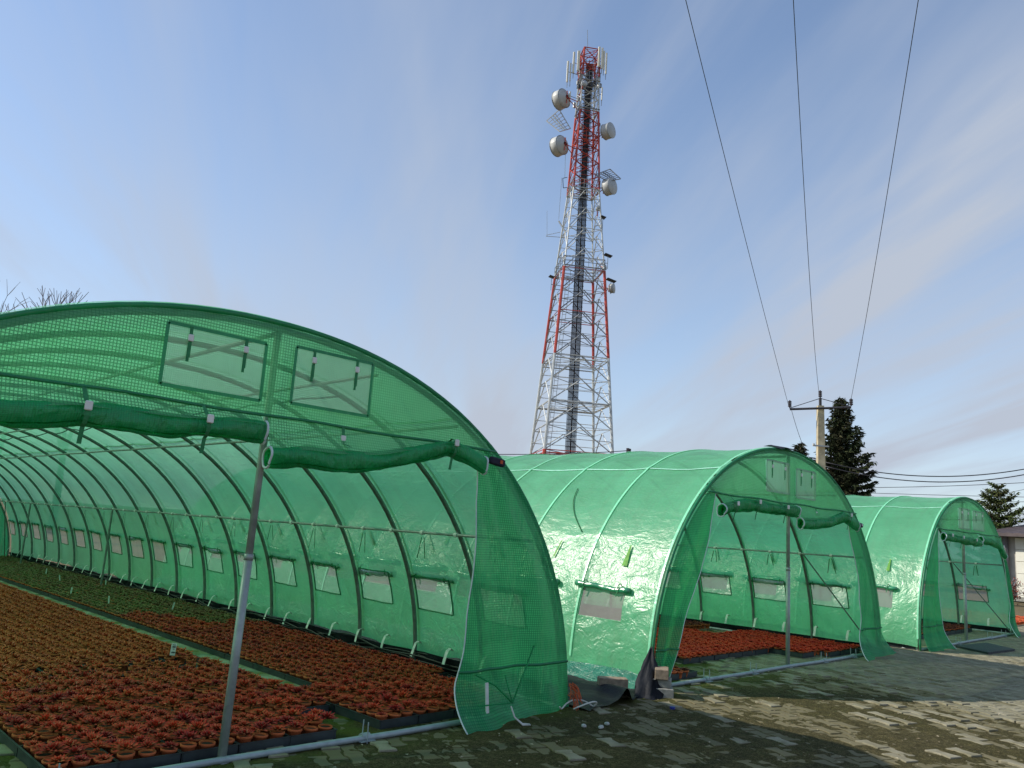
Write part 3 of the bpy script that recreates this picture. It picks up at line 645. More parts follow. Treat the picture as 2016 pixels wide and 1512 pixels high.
# green curtain skirt: dark teal lower skirt of tunnel two's left wall lying on the membrane
sk = MB(); q = np.linspace(0, 13, 160); P = []
for t in np.linspace(0, 1, 7):
    P.append(np.c_[-3.17 - .30 * t + .05 * (fbm(q * 3, q * 0 + t * 4, 3, 90) - .5), q, .16 * (1 - t) ** 1.4 + .02 + .05 * (fbm(q * 5 + t * 2, q * 0 + t * 5, 3, 91) - .4) * (1 - t * .4)])
P = np.stack(P); sk.grid(P, np.dstack([P[:, :, 1], P[:, :, 0]])); sk.build('ground_skirt', film('skirt_film', (.03, .36, .25), see=.02, thread=.2, gs=.012, gloss=.04, rough=.35, crink=.02), T2.root, True)

# ------------------------------------------------------------------ wall foot of the near tunnel
hb = MB(); rr = random.Random(3)
for k in range(7):
    q = np.linspace(5.3, 24.4, 120); ph = rr.random() * 6
    a_ = rr.uniform(1.5, 3.5); hb.tube(np.c_[5.86 + .03 * (k % 3) + .035 * np.sin(q * a_ + ph), q, .07 + .016 * k + .05 * np.sin(q * a_ * 1.4 + ph * 2) * np.sin(q * .9 + k)], .009, 6)
tag(hb.build('hose_bundle', M['black'], smooth=True), 'bundle of thin black hoses along the foot of the near polytunnel wall', 'hoses')
q = np.linspace(5.2, 24.5, 200); P = np.stack([np.c_[5.93 - .05 * t + .02 * np.sin(q * 7 + t), q, .19 * t + .015 + .03 * (fbm(q * 2, q * 0 + t, 3, 77) - .5)] for t in np.linspace(0, 1, 5)])
tag(MB().grid(P).build('membrane_strip', M['blackfilm'], smooth=True), 'strip of crumpled black film behind the hoses at the near polytunnel wall', 'plastic film')

# ------------------------------------------------------------------ potted plants
def rosette(n, seed, size=.052, up=1.0):
    r_ = np.random.RandomState(seed); V = []; F = []; Tn = []
    for i in range(n):
        t = (i + .5) / n; az = i * 2.39996 + r_.uniform(-.2, .2); el = math.radians(78 - 62 * t ** .8 + r_.uniform(-8, 8)); l = size * (.50 + .60 * t) * r_.uniform(.85, 1.15); wd = size * .17
        d = np.array([math.cos(az) * math.cos(el), math.sin(az) * math.cos(el), math.sin(el)]); sd = np.array([-math.sin(az), math.cos(az), 0]); upv = np.cross(d, sd) * -1
        b = np.array([math.cos(az), math.sin(az), 0]) * .006 * t + (0, 0, .004 * (1 - t))
        k = len(V); V += [b, b + d * l * .55 + sd * wd + upv * .004, b + d * l * .55 - sd * wd + upv * .004, b + d * l + upv * l * .12, b + d * l * .5 - upv * wd * .6]
        F += [(k, k + 1, k + 3, k + 2), (k, k + 4, k + 1), (k, k + 2, k + 4), (k + 1, k + 4, k + 3), (k + 2, k + 3, k + 4)]
        Tn += [0.0, .5, .5, .95, .3]
    V = np.array(V); V[:, 2] = np.where(V[:, 2] < 0, V[:, 2] * .3, V[:, 2]) * up
    return V, F, np.array(Tn)
def potmesh(n):
    rings = [(.034, 0), (.046, .062), (.0515, .062), (.0525, .078), (.0465, .078), (.044, .067), (.044, .067), (0.001, .069)]
    a = np.arange(n) * 2 * PI / n; V = np.vstack([np.c_[r_ * np.cos(a), r_ * np.sin(a), np.full(n, z)] for r_, z in rings]); F = []
    for k in range(len(rings) - 1):
        for i in range(n): j = (i + 1) % n; F.append((k * n + i, k * n + j, (k + 1) * n + j, (k + 1) * n + i))
    return V, F, np.r_[np.full(len(V) - 2 * n, .01), np.ones(2 * n)]
TRX, TRY = .385, .645; TZ = .012
def raydata(p):
    v = (Matrix(R).transposed() @ (Vector(p) - Vector((0, 0, 1.6)))); 
    if v.z > -.5: return None
    return (v.x / -v.z * 1561.9 + 1008, 756 - v.y / -v.z * 1561.9)
def visible(p, mx_=90, my=90):
    q = raydata(p); return q is not None and -mx_ < q[0] < 2016 + mx_ and q[1] < 1512 + my
# trays of the near tunnel: left bed and right bed, two rows apart by the aisle
trays = []
def bed(x0, nx, y0, ny, kind, skipf=None):
    for i in range(nx):
        for j in range(ny):
            cx, cy = x0 + (i + .5) * TRX, y0 + (j + .5) * TRY
            if skipf and skipf(i, j): continue
            if visible((cx, cy, .1), 140, 140): trays.append((cx, cy, kind))
bed(1.64, 5, 5.22, 24, 'left')                      # X 1.64 .. 3.565
bed(3.565, 1, 5.93, 23, 'left')                     # set back from the front: leaves the notch
bed(3.985, 4, 5.27, 2, 'right')
bed(4.275, 4, 6.60, 27, 'right')
tr_mesh = MB()
W2, L2, hh = TRX / 2 - .006, TRY / 2 - .006, .062
tr_mesh.box((0, 0, .005), (W2 * 2, L2 * 2, .008))
for sx in (-1, 1):
    tr_mesh.box((sx * W2, 0, hh / 2), (.006, L2 * 2, hh)); tr_mesh.box((0, sx * L2, hh / 2), (W2 * 2 - .008, .006, hh)); tr_mesh.box((sx * (W2 + .002), 0, hh + .003), (.014, L2 * 2 + .012, .006)); tr_mesh.box((0, sx * (L2 + .002), hh + .003), (W2 * 2 - .012, .012, .006))
tro = tr_mesh.build('plant_tray', M['tray']); first = True
pots = []
rr = random.Random(9)
for cx, cy, kind in trays[:300]:
    o = tro if first else tro.copy()
    if not first: C.objects.link(o)
    first = False; o.location = (cx, cy, TZ); o.rotation_euler = (0, 0, rr.uniform(-.012, .012))
    g_ = 'black trays of the bed left of the aisle' if kind == 'left' else 'black trays of the bed right of the aisle'
    row = int(round((cy - 5.5) / TRY)) + 1; rk = 1 + sum(1 for t_ in trays if t_[2] == kind and abs(t_[1] - cy) < .2 and t_[0] > cx + .01)
    tag(o, 'black pot tray %s, %s row from front rail, %s tray from right' % ('left of aisle' if kind == 'left' else 'beside green wall', nth(row), nth(rk)), 'plant tray', g_)
for cx, cy, kind in trays:
    for a_ in range(3):
        for b_ in range(5):
            x = cx + (a_ - 1) * .125 + rr.uniform(-.006, .006); y = cy + (b_ - 2) * .127 + rr.uniform(-.006, .006)
            pots.append((x, y, kind))
prow = {}
for kd in ('left', 'right'):
    rws = {}
    for p_ in pots:
        if p_[2] == kd: rws.setdefault(int((p_[1] - (5.22 if kd == 'left' else 5.27)) / .129) + 1, []).append(p_)
    for rw_, ps in rws.items():
        for i_, p_ in enumerate(sorted(ps, key=lambda q: -q[0])): prow[p_[:2]] = (rw_, i_ + 1)
pots.sort(key=lambda p: (p[0] ** 2 + p[1] ** 2 + 2.2) * (1 if visible((p[0], p[1], .08), 0, 0) else 100))
potV, potF, potT = potmesh(12); rosV = [rosette(34, 200 + k) for k in range(10)]; rosL = [rosette(15, 300 + k, .056) for k in range(8)]; potVl, potFl, potTl = potmesh(7)
pot0 = None; protos = []
for k in range(10):
    V, F, Tn = rosV[k]; b = MB().add(V + (0, 0, .070), F, tone=np.c_[Tn, np.full(len(Tn), [.05, .9, .3, .6, .15, .75, .45, .2, 1., .35][k])]); protos.append(b)
pm = MB().add(potV, potF, tone=np.c_[potT, potT]); meshes = []
PL = {'left': ('small terracotta pot of reddish succulent near the front of the bed left of the aisle', 'nearest potted succulents left of the aisle'),
      'right': ('small terracotta pot of reddish succulent near the front of the bed by the green wall', 'nearest potted succulents beside the green wall')}
for i, (x, y, kind) in enumerate(pots[:300]):
    row, rk = prow[(x, y)]
    t = thing('potted_succulent', 'terracotta potted succulent %s, %s row from front rail, %s pot from right' % ('left of aisle' if kind == 'left' else 'beside green wall', nth(row), nth(rk)), 'potted plant', (x, y, TZ + .012), 0, PL[kind][1])
    t.rotation_euler = (rr.uniform(-.06, .06), rr.uniform(-.06, .06), rr.uniform(0, 6.28)); s_ = rr.uniform(.92, 1.12); t.scale = (1, 1, s_)
    k = i % 10
    if i < 10:
        po = pm.build('pot', M['pot'], t, True) if pot0 is None else pot0.copy()
        if pot0 is None: pot0 = po
        else: C.objects.link(po); po.parent = t
        ro = protos[k].build('rosette', M['plant'], t); meshes.append(ro)
    else:
        po = pot0.copy(); C.objects.link(po); po.parent = t
        ro = meshes[k].copy(); C.objects.link(ro); ro.parent = t
    q = rr.uniform(1.05, 1.5); ro.scale = (q, q, q * rr.uniform(.8, 1.3)); ro.location = (0, 0, 0)
def mass(name, plist, ros, mat, label, lod_pots=True, size=1.0, z0=TZ + .012, tonebias=0):
    A = MB(); rs = np.random.RandomState(len(plist) % 97)
    vs = []; 
    for (x, y) in plist:
        V, F, Tn = ros[rs.randint(len(ros))]; a = rs.uniform(0, 6.28); c, s = math.cos(a), math.sin(a); q = rs.uniform(1.0, 1.5) * size
        W = V * (q, q, q * rs.uniform(.8, 1.25)); W = np.c_[W[:, 0] * c - W[:, 1] * s, W[:, 0] * s + W[:, 1] * c, W[:, 2]] + (x, y, z0 + .070)
        g_ = np.clip(rs.rand() * .9 + tonebias * .2 + .5 * (fbm(np.array([x * .8]), np.array([y * .8]), 2, 5)[0] - .5), 0, 1)
        A.add(W, F, tone=np.c_[Tn, np.full(len(Tn), max(.01, g_))])
    o = A.build(name, mat); tag(o, label, 'potted plants', kind='stuff'); return o
def potmass(name, plist, label, z0=TZ + .012):
    A = MB(); rs = np.random.RandomState(4)
    for (x, y) in plist: A.add(potVl * (1, 1, rs.uniform(.9, 1.1)) + (x, y, z0), potFl, tone=np.c_[potTl, potTl])
    o = A.build(name, M['pot'], smooth=True); return o
rest = pots[300:]
isgreen = lambda p: p[2] == 'right' and p[1] > 10.2 + 1.2 * (5.9 - p[0]) + .4 * math.sin(p[0] * 7) and p[0] > 4.32
isorange = lambda p: p[2] == 'left' and p[1] + 1.5 * (rr.random() - .5) > 8.2
gr = [p[:2] for p in rest if isgreen(p)]; orr = [p[:2] for p in rest if not isgreen(p) and isorange(p)]; rd = [p[:2] for p in rest if not isgreen(p) and not isorange(p)]
# the pots and plants behind the nearest 300: one object per colour of plant (pots inside the same object by a second slot)
def combo(name, plist, ros, mat, label, **k):
    o = mass(name, plist, ros, mat, label, **k); near = [p for p in plist]
    p = potmass('pots', near, ''); p.name = 'pots'; p.parent = o; return o
combo('succulent_bed', rd, rosL + rosV[:2], M['plant'], 'mass of small pots of red-brown succulents filling the near ends of both beds')
combo('succulent_bed', orr, rosL, M['plantorange'], 'orange-brown potted succulents at the far end of the bed left of the aisle', tonebias=-1)
combo('succulent_bed', gr, rosL, M['plantgreen'], 'olive-green potted succulents at the far end of the bed along the green wall')
# ---- tunnel two: bright red clumps near the front, dark ones behind
def rect(x0, x1, y0, y1, st, jit=.01, skipf=None):
    o_ = []
    for x in np.arange(x0, x1, st):
        for y in np.arange(y0, y1, st):
            if skipf and skipf(x, y): continue
            if visible((x, y, .1), 30, 30): o_.append((x + rr.uniform(-jit, jit), y + rr.uniform(-jit, jit)))
    return o_
def trays2(rects, label, grp):
    cnt = 0
    for (x0, y0, nx, ny) in rects:
        for i in range(nx):
            for j in range(ny):
                o = tro.copy(); C.objects.link(o); o.location = (x0 + (i + .5) * TRX, y0 + (j + .5) * TRY, TZ); o.rotation_euler = (0, 0, rr.uniform(-.01, .01)); cnt += 1; tag(o, label % nth(cnt) if '%s' in label else label, 'plant tray', grp)
fluffy = [rosette(30, 500 + k, .062, .8) for k in range(8)]
r2 = rect(9.42, 11.75, 6.05, 8.0, .128) + rect(11.83, 12.30, 5.55, 8.0, .128) + rect(12.42, 13.5, 5.42, 7.3, .128)
trays2([(9.38, 6.0, 6, 1), (11.78, 5.5, 1, 2), (12.38, 5.36, 3, 1)], 'black tray on front edge of bright red plants in middle tunnel, %s from left', 'front trays in the middle tunnel')
combo('succulent_bed', r2, fluffy, M['plantred'], 'bright red potted succulents in trays inside the middle tunnel', size=1.1, tonebias=-1)
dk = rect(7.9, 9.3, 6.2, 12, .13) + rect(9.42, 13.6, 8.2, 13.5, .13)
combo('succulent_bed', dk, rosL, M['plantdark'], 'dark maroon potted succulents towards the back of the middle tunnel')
st = rect(7.98, 8.62, 5.42, 6.0, .128); trays2([(7.95, 5.38, 2, 1)], 'black tray just inside left curtain of the middle tunnel, %s from left', 'two trays inside the left curtain of the middle tunnel')
combo('succulent_bed', st, rosL, M['plantdark'], 'few dark red potted succulents beside the bricks inside the middle tunnel')
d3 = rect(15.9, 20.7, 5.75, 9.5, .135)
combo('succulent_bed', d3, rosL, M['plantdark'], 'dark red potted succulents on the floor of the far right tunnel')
trays2([(15.85, 5.62, 12, 1)], 'black tray before the dark plants in the far right tunnel, %s from left', 'front trays in the far right tunnel')
d4 = rect(21.7, 27, 5.6, 8.5, .15)
combo('succulent_bed', d4, rosL, M['plant'], 'strip of red potted succulents in the open beyond the far right tunnel', z0=0)
# white plant labels
def plant_label(p, h, lab, big=False, tilt=0, grp=None):
    t = thing('plant_label', lab, 'plant label', p, math.atan2(p[1], p[0]) - PI / 2, grp); wd = .05 if big else .02
    b = MB().box((0, 0, h / 2), (wd, .003, h), Matrix.Rotation(tilt, 3, 'Y'))
    b.build('card', M['white'], t)
    if big:
        k = MB()
        for i, (ww, zz_) in enumerate(((.030, .86), (.032, .74), (.030, .66), (.016, .52), (.034, .25))): k.box((math.sin(tilt) * h * zz_, -.004, h * zz_), (ww, .002, .006 if i < 4 else .012), Matrix.Rotation(tilt, 3, 'Y'))
        k.build('printing', M['ink'], t)
plant_label((3.62, 8.35, .13), .12, 'white printed plant label standing at the aisle edge of the red plants', True, .05)
for i, p in enumerate([(4.62, 13.2, .1), (4.5, 14.6, .1), (5.2, 12.2, .1), (5.0, 17.0, .1), (5.2, 18.6, .1), (5.5, 16.0, .1)]):
    plant_label(p, .12, 'small blank white plant label among the olive-green plants, %s nearest the camera' % nth(1 + [5, 0, 1, 4, 2, 3][0] * 0 + sorted([13.2, 14.6, 12.2, 17.0, 18.6, 16.0]).index(p[1])), False, rr.uniform(-.3, .3), 'white plant labels among the olive-green plants')

# ------------------------------------------------------------------ small things around the feet
def brick(p, rz, d, mat, lab, tilt=0):
    o = MB().box((0, 0, d[2] / 2), d, bev=.006).build('brick', mat); v = np.array([x.co for x in o.data.vertices])
    o.location = p; o.rotation_euler = (tilt, 0, rz); return tag(o, lab, 'brick')
brick((6.93, 5.28, .055), math.radians(-40), (.30, .13, .11), M['brick'], 'brown brick lying alone on the black film by the green side wall')
brick((6.32, 5.62, .115), math.radians(-30), (.28, .13, .11), M['brick'], 'brown brick on top, half hidden behind the near tunnel curtain')
brick((6.30, 5.60, .005), math.radians(-30), (.28, .15, .10), M['block'], 'pale grey brick underneath, half hidden behind the near tunnel curtain')
brick((7.33, 4.93, .0), math.radians(38), (.24, .20, .10), M['block'], 'grey concrete block at the bottom beside the black-wrapped foot', 0)
brick((7.34, 4.96, .102), math.radians(30), (.20, .20, .08), M['block'], 'thin dark grey block in the middle of the small stack')
brick((7.33, 4.95, .184), math.radians(34), (.24, .14, .10), M['brick'], 'weathered brown brick topping the stack beside the black-wrapped foot')
# black film between the tunnels
gx = np.linspace(0, 1, 50); gyy = np.linspace(0, 1, 60); A_, B_ = np.meshgrid(gx, gyy, indexing='ij')
Xf = 5.98 + (7.42 - 5.98) * A_ + .05 * np.sin(B_ * 9); Yf = 4.80 + .20 * A_ + .05 * np.sin(A_ * 11) * (1 - B_) + 7.5 * B_ ** 1.6
hgt = .028 + .11 * np.clip(fbm(A_ * 5 + 1, B_ * 7 + 2, 3, 55) - .45, 0, 1) * np.sin(PI * np.clip(A_ * 1.02, 0, 1)); hgt += .12 * np.exp(-((A_ - .42 - B_ * .8) / .07) ** 2) * np.exp(-(B_ / .18) ** 2)
tag(MB().grid(np.dstack([Xf, Yf, hgt])).build('ground_film', M['blackfilm'], smooth=True), 'crumpled sheet of black plastic film on the ground between the first two tunnels', 'plastic film')
# black film wrapped round the foot of tunnel two
th = np.linspace(0, 2 * PI, 25); P = []
for z, r_ in ((0, .13), (.05, .125), (.12, .11), (.19, .095), (.25, .08), (.31, .055), (.37, .032), (.45, .012)):
    w_ = 1 + .22 * np.sin(th * 5 + z * 8) + .15 * np.sin(th * 9 - z * 20); cx_ = 7.10 + .32 * (z / .45) ** .8; cy_ = 4.97 + .18 * (z / .45) ** .8
    P.append(np.c_[cx_ + r_ * w_ * np.cos(th), cy_ + r_ * w_ * np.sin(th), z + .02 * np.sin(th * 3)])
tag(MB().grid(np.stack(P)).build('foot_wrap', M['blackfilm'], smooth=True), 'black plastic bundled round the foot of the middle tunnel next to the bricks', 'plastic film')
q = np.linspace(0, 1, 30); lay = [(13.95, 5.25, .02), (14.25, 5.15, .10), (14.5, 5.3, .03)]
A_, B_ = np.meshgrid(np.linspace(0, 1, 20), np.linspace(0, 1, 20), indexing='ij')
tag(MB().grid(np.dstack([13.75 + .75 * A_, 5.15 + .45 * B_, .03 + .16 * np.clip(fbm(A_ * 5, B_ * 5, 3, 66) - .3, 0, 1) * np.sin(PI * A_)])).build('ground_film', M['blackfilm'], smooth=True), 'small heap of dark film on the ground between the middle and far tunnels', 'plastic film')
# orange twine at the right foot of the near tunnel
tw = MB(); r_ = random.Random(2)
for k in range(16):
    a0 = np.array([5.96 + r_.uniform(-.03, .03), 5.03, .16 + r_.uniform(-.03, .08)]); a2 = a0 + (r_.uniform(-.08, .12), -.10 + r_.uniform(-.04, .06), -.13); a1 = (a0 + a2) / 2 + (r_.uniform(-.04, .06), -.03, .05)
    tt = np.linspace(0, 1, 6)[:, None]; tw.tube((1 - tt) ** 2 * a0 + 2 * tt * (1 - tt) * a1 + tt ** 2 * a2, .004, 4)
tag(tw.build('twine', M['orange']), 'tangle of orange twine tied at the foot of the near tunnel curtain', 'twine')
tt = np.linspace(0, 1, 26); rp = np.c_[5.90 + .25 * np.sin(tt * 4.0) , 4.93 - .16 * np.sin(tt * PI) * np.cos(tt * 3), .03 + .06 * np.abs(np.sin(tt * 7))]
tag(MB().tube(rp, .007, 6).build('rope', M['rope'], smooth=True), 'loose white rope looped on the rail under the orange twine', 'rope')
for i, (x, y) in enumerate(((5.48, 4.46), (5.72, 4.40), (5.58, 4.35))):
    o = MB().box((0, 0, .014), (.045, .032, .028), bev=.008).build('pebble', M['stone'], smooth=False); o.location = (x, y, .02); o.rotation_euler = (.1, .2, i * 1.3)
    tag(o, 'small pale pebble on the paving below the orange twine, %s of three' % ('leftmost', 'rightmost', 'middle one')[i], 'pebble', 'three pale pebbles near the orange twine')
o = MB().tube([(6.86, 4.50, .014), (6.86, 4.50, .034)], .026, 14).build('bottle_cap', M['blue']); tag(o, 'tiny dark blue bottle cap lying on the mossy paving', 'bottle cap')
P = [(16.45, 4.80), (16.0, 4.16), (17.25, 4.05), (17.85, 4.66)]
b = MB(); b.prism(P, .013, .045); bo = MB(); 
o = b.build('mat', M['mat']); tag(o, 'dark grey rubber mat lying in front of the far right tunnel', 'mat')

lt = MB(); rl = np.random.RandomState(8)
for k in range(900):
    x, y = rl.uniform(2.5, 16), rl.uniform(1.6, 5.6)
    if x < 6.2 and y > 5.0: continue
    a_ = rl.uniform(0, 6.28); l = rl.uniform(.006, .02); w3 = l * rl.uniform(.25, .8); c, s_ = math.cos(a_), math.sin(a_); z = .022 + rl.uniform(0, .006)
    lt.add([(x - c * l, y - s_ * l, z), (x + s_ * w3, y - c * w3, z + .004), (x + c * l, y + s_ * l, z + .002), (x - s_ * w3, y + c * w3, z + .006)], [(0, 1, 2, 3)], tone=(rl.rand(), .4))
tag(lt.build('litter', tonemat('litter_bits', ((0, (.40, .33, .20)), (1, (.10, .07, .03))), ((0, (.55, .52, .42)), (1, (.22, .16, .08))), .9)), 'dry leaf crumbs and pale grit scattered over the mossy paving', 'litter', kind='stuff')

# ------------------------------------------------------------------ telecom tower
TWC = np.array([66.45, 57.65]); tower = thing('telecom_tower', 'tall red and white steel lattice telecom tower behind the tunnels', 'telecom tower', (TWC[0], TWC[1], 0))
ca = math.atan2(TWC[1], TWC[0]); lat = np.array([math.sin(ca), -math.cos(ca)]); dep = np.array([math.cos(ca), math.sin(ca)])
zs = [0, 10.5, 20.8, 31, 41, 51, 59.5]; rh = [6.1, 5.25, 4.28, 3.30, 2.15, 1.60, 1.30]
rad = lambda z: float(np.interp(z, zs, rh)); ROT = math.radians(-31)
def corner(k, z): a = ROT + k * PI / 2; r_ = rad(z); v = lat * math.cos(a) * r_ + dep * math.sin(a) * r_; return np.array([v[0], v[1], z])
bands = [(0, 10.2, 'r'), (10.2, 20.8, 'w'), (20.8, 31, 'r'), (31, 41, 'w'), (41, 51, 'r'), (51, 55.6, 'w'), (55.6, 59.3, 'r')]
for z0, z1, c in bands:
    nseg = max(1, round((z1 - z0) / (2.6 if z0 < 41 else 1.6))); lv = np.linspace(z0, z1, nseg + 1); mt = M['red'] if c == 'r' else M['wht']
    for k in range(4):
        lr = (.20 if c == 'r' else .15) if z0 < 31 else (.14 if c == 'r' else .11)
        MB().tube([corner(k, z0), corner(k, z1)], lr * (.8 if z0 > 20 else 1), 6).build('leg', mt, tower)
    br = MB(); bg_ = MB()
    for a_, b_ in zip(lv[:-1], lv[1:]):
        for k in range(4):
            k2 = (k + 1) % 4; A0, A1, B0, B1 = corner(k, a_), corner(k, b_), corner(k2, a_), corner(k2, b_); mid = (A1 + B1) / 2; m0 = (A0 + B0) / 2; t_ = .062 if z0 < 31 else .05
            if b_ == lv[-1] or (list(lv).index(b_) % 2 == 0): br.tube([A1, B1], t_ * .8, 4)
            else: bg_.tube([A1, B1], t_ * .45, 4)
            if z0 < 41:
                bg_.tube([A0, mid], t_, 4).tube([B0, mid], t_, 4); q1 = (A0 + mid) / 2; q2 = (B0 + mid) / 2
                bg_.tube([q1, (A0 + A1) / 2], t_ * .7, 4).tube([q2, (B0 + B1) / 2], t_ * .7, 4).tube([q1, q2], t_ * .6, 4)
            else: bg_.tube([A0, B1], t_, 4).tube([B0, A1], t_, 4)
        c_ = [corner(k, b_) for k in range(4)]; bg_.tube([c_[0], c_[2]], .045, 4).tube([c_[1], c_[3]], .045, 4)
    br.build('horizontal_struts', mt, tower); bg_.build('bracing', (M['wht'] if c == 'w' else M['galv']) if z0 < 41 else mt, tower)
# cable ladder up the middle
cb = MB(); rg = MB(); r_ = random.Random(4)
for k in range(8):
    u = (k - 3.5) * .125; cb.tube([tuple(lat * u * (1 if z < 41 else .75) + dep * (.25 + .05 * (k % 2))) + (z,) for z in np.linspace(0, 58, 12)], .052, 5)
cb.build('cable_run', M['cable'], tower)
for z in np.arange(.5, 58.5, .62):
    for s_ in (-.62, .62): pass
    rg.tube([tuple(lat * -.6) + (z,), tuple(lat * .6) + (z,)], .035, 4)
for s_ in (-.6, .0, .6): rg.tube([tuple(lat * s_ - dep * .05) + (0,), tuple(lat * s_ * .7 - dep * .05) + (58.3,)], .045, 4)
rg.build('ladder', M['cable'], tower)
lad2 = MB()
for s_ in (-.2, .2): lad2.tube([tuple(lat * (-2.6 + s_) + dep * 1.0) + (9,), tuple(lat * (-1.2 + s_) + dep * .6) + (31,)], .04, 4)
for z in np.arange(9, 31, .6):
    c_ = lat * (-2.6 + 1.4 * (z - 9) / 22) + dep * (1 - .4 * (z - 9) / 22); lad2.tube([tuple(c_ - lat * .2) + (z,), tuple(c_ + lat * .2) + (z,)], .03, 4)
lad2.build('climbing_ladder', M['wht'], tower)
def platform(z, w_, mat, rail=True):
    b = MB(); r0 = w_
    cs = [lat * math.cos(ROT + k * PI / 2) * r0 + dep * math.sin(ROT + k * PI / 2) * r0 for k in range(4)]
    for k in range(4):
        a_, c_ = cs[k], cs[(k + 1) % 4]; b.tube([(*a_, z), (*c_, z)], .075, 4)
        if rail:
            for dz in (.55, 1.1): b.tube([(*a_, z + dz), (*c_, z + dz)], .035, 4)
            for t in np.linspace(0, 1, 6): p = a_ + (c_ - a_) * t; b.tube([(*p, z), (*p, z + 1.1)], .035, 4)
    for t in np.linspace(-.6, .6, 4): p = (cs[0] + cs[2]) / 2; b.tube([(*(cs[0] + (cs[1] - cs[0]) * (t + 1) / 2), z), (*(cs[3] + (cs[2] - cs[3]) * (t + 1) / 2), z)], .03, 4)
    b.build('platform', mat, tower)
platform(31.2, 3.35, M['galv']); platform(41.0, 2.25, M['wht']); platform(20.4, 4.2, M['wht'], False); platform(15.6, 4.7, M['wht'], False); platform(9.9, 5.2, M['red'], False)
platform(47.2, 1.8, M['red']); platform(51.3, 1.7, M['galv'], False); platform(57.0, 1.7, M['red'], False); platform(55.0, 1.6, M['galv']); platform(59.3, 1.35, M['red'], False)
f_ = 1561.9
def tpx(x, y, d=0):   # tower-local point: photograph column/row turned into lateral offset and height at the tower's distance
    v = R @ Vector(((x - 1008) / f_, -(y - 756) / f_, -1)); D = 88 + d; k = D / math.hypot(v.x, v.y); p = np.array([v.x * k, v.y * k, 1.6 + v.z * k]); return p - (TWC[0], TWC[1], 0)
def dish(x, y, px, az, dd=-1.5, drum=.75, face_in=False):
    c = tpx(x, y, dd); r_ = px / f_ * 88; d = lat * math.cos(az) + dep * math.sin(az); ax = np.array([d[0], d[1], 0]); u = np.array([-d[1], d[0], 0]); w_ = np.array([0, 0, 1.]); n = 24; th = np.linspace(0, 2 * PI, n + 1)
    rings = [(-.55 * r_, .25), (-.45 * r_, .35), (-.30 * r_, .80), (-.1 * r_, 1.0), (drum * r_, 1.0), (drum * r_ + .03, .97), (drum * r_ + .10, .0)]
    P = np.stack([c + ax * o_ + (u * np.cos(th)[:, None] + w_ * np.sin(th)[:, None]) * r_ * s_ for o_, s_ in rings]); do = MB().grid(P).build('dish', M['radome'], tower, True)
    MB().tube(c + ax * drum * r_ * .98 + (u * np.cos(th)[:, None] + w_ * np.sin(th)[:, None]) * r_ * 1.01, .04, 5).tube(c - ax * .1 * r_ + (u * np.cos(th)[:, None] + w_ * np.sin(th)[:, None]) * r_ * 1.01, .035, 5).build('dish_rim', M['galv'], do)
    back = c - ax * .5 * r_; tgt = np.array([*(lat * np.sign(np.dot(c[:2], lat)) * rad(c[2]) * .75), c[2]]); b = MB()
    for dz in (-.5, .5): b.tube([back, (*tgt[:2], c[2] + dz)], .06, 4)
    b.tube([back + (0, 0, -r_ * .7), back + (0, 0, r_ * .7)], .06, 5).build('mount', M['red'], tower); return do
dish(1109, 194, 20, PI - .70, -1.5); dish(1105, 286, 20, PI - .70, -1.5); dish(1192, 260, 16, -.62, -1.2, .9); dish(1195, 369, 17, -.62, -1.2, .8)
dish(1203, 568, 9.5, -.35, -1, .6); dish(1177, 411, 4.5, -.9, -1, .5); dish(1190, 527, 5, -.4, -1, .5); dish(1150, 165, 6, -1.2, -2.2, .5)
def panel_ant(x, y0, y1, w_=.26, dd=-1.3):
    a_, b_ = tpx(x, y0, dd), tpx(x, y1, dd); c = (a_ + b_) / 2; MB().box((c[0], c[1], c[2]), (w_, w_ * .6, abs(a_[2] - b_[2])), Matrix.Rotation(ca - PI / 2, 3, 'Z'), bev=.04).build('panel_antenna', M['antenna'], tower)
    MB().tube([(c[0] + dep[0] * .3, c[1] + dep[1] * .3, b_[2] - .5), (c[0] + dep[0] * .3, c[1] + dep[1] * .3, a_[2] + .1)], .04, 5).tube([(c[0], c[1], c[2]), (c[0] * .5, c[1] * .5, c[2])], .04, 4).build('antenna_pipe', M['galv'], tower)
for x, y0, y1, w_ in ((1117.5, 120, 162, .24), (1123, 124, 160, .16), (1129.5, 102, 144, .24), (1139, 100, 140, .34), (1179.5, 92, 132, .26), (1185.5, 94, 135, .24), (1189, 100, 138, .20), (1193.5, 104, 146, .22), (1122, 180, 198, .2), (1185, 172, 198, .16)): panel_ant(x, y0, y1, w_)
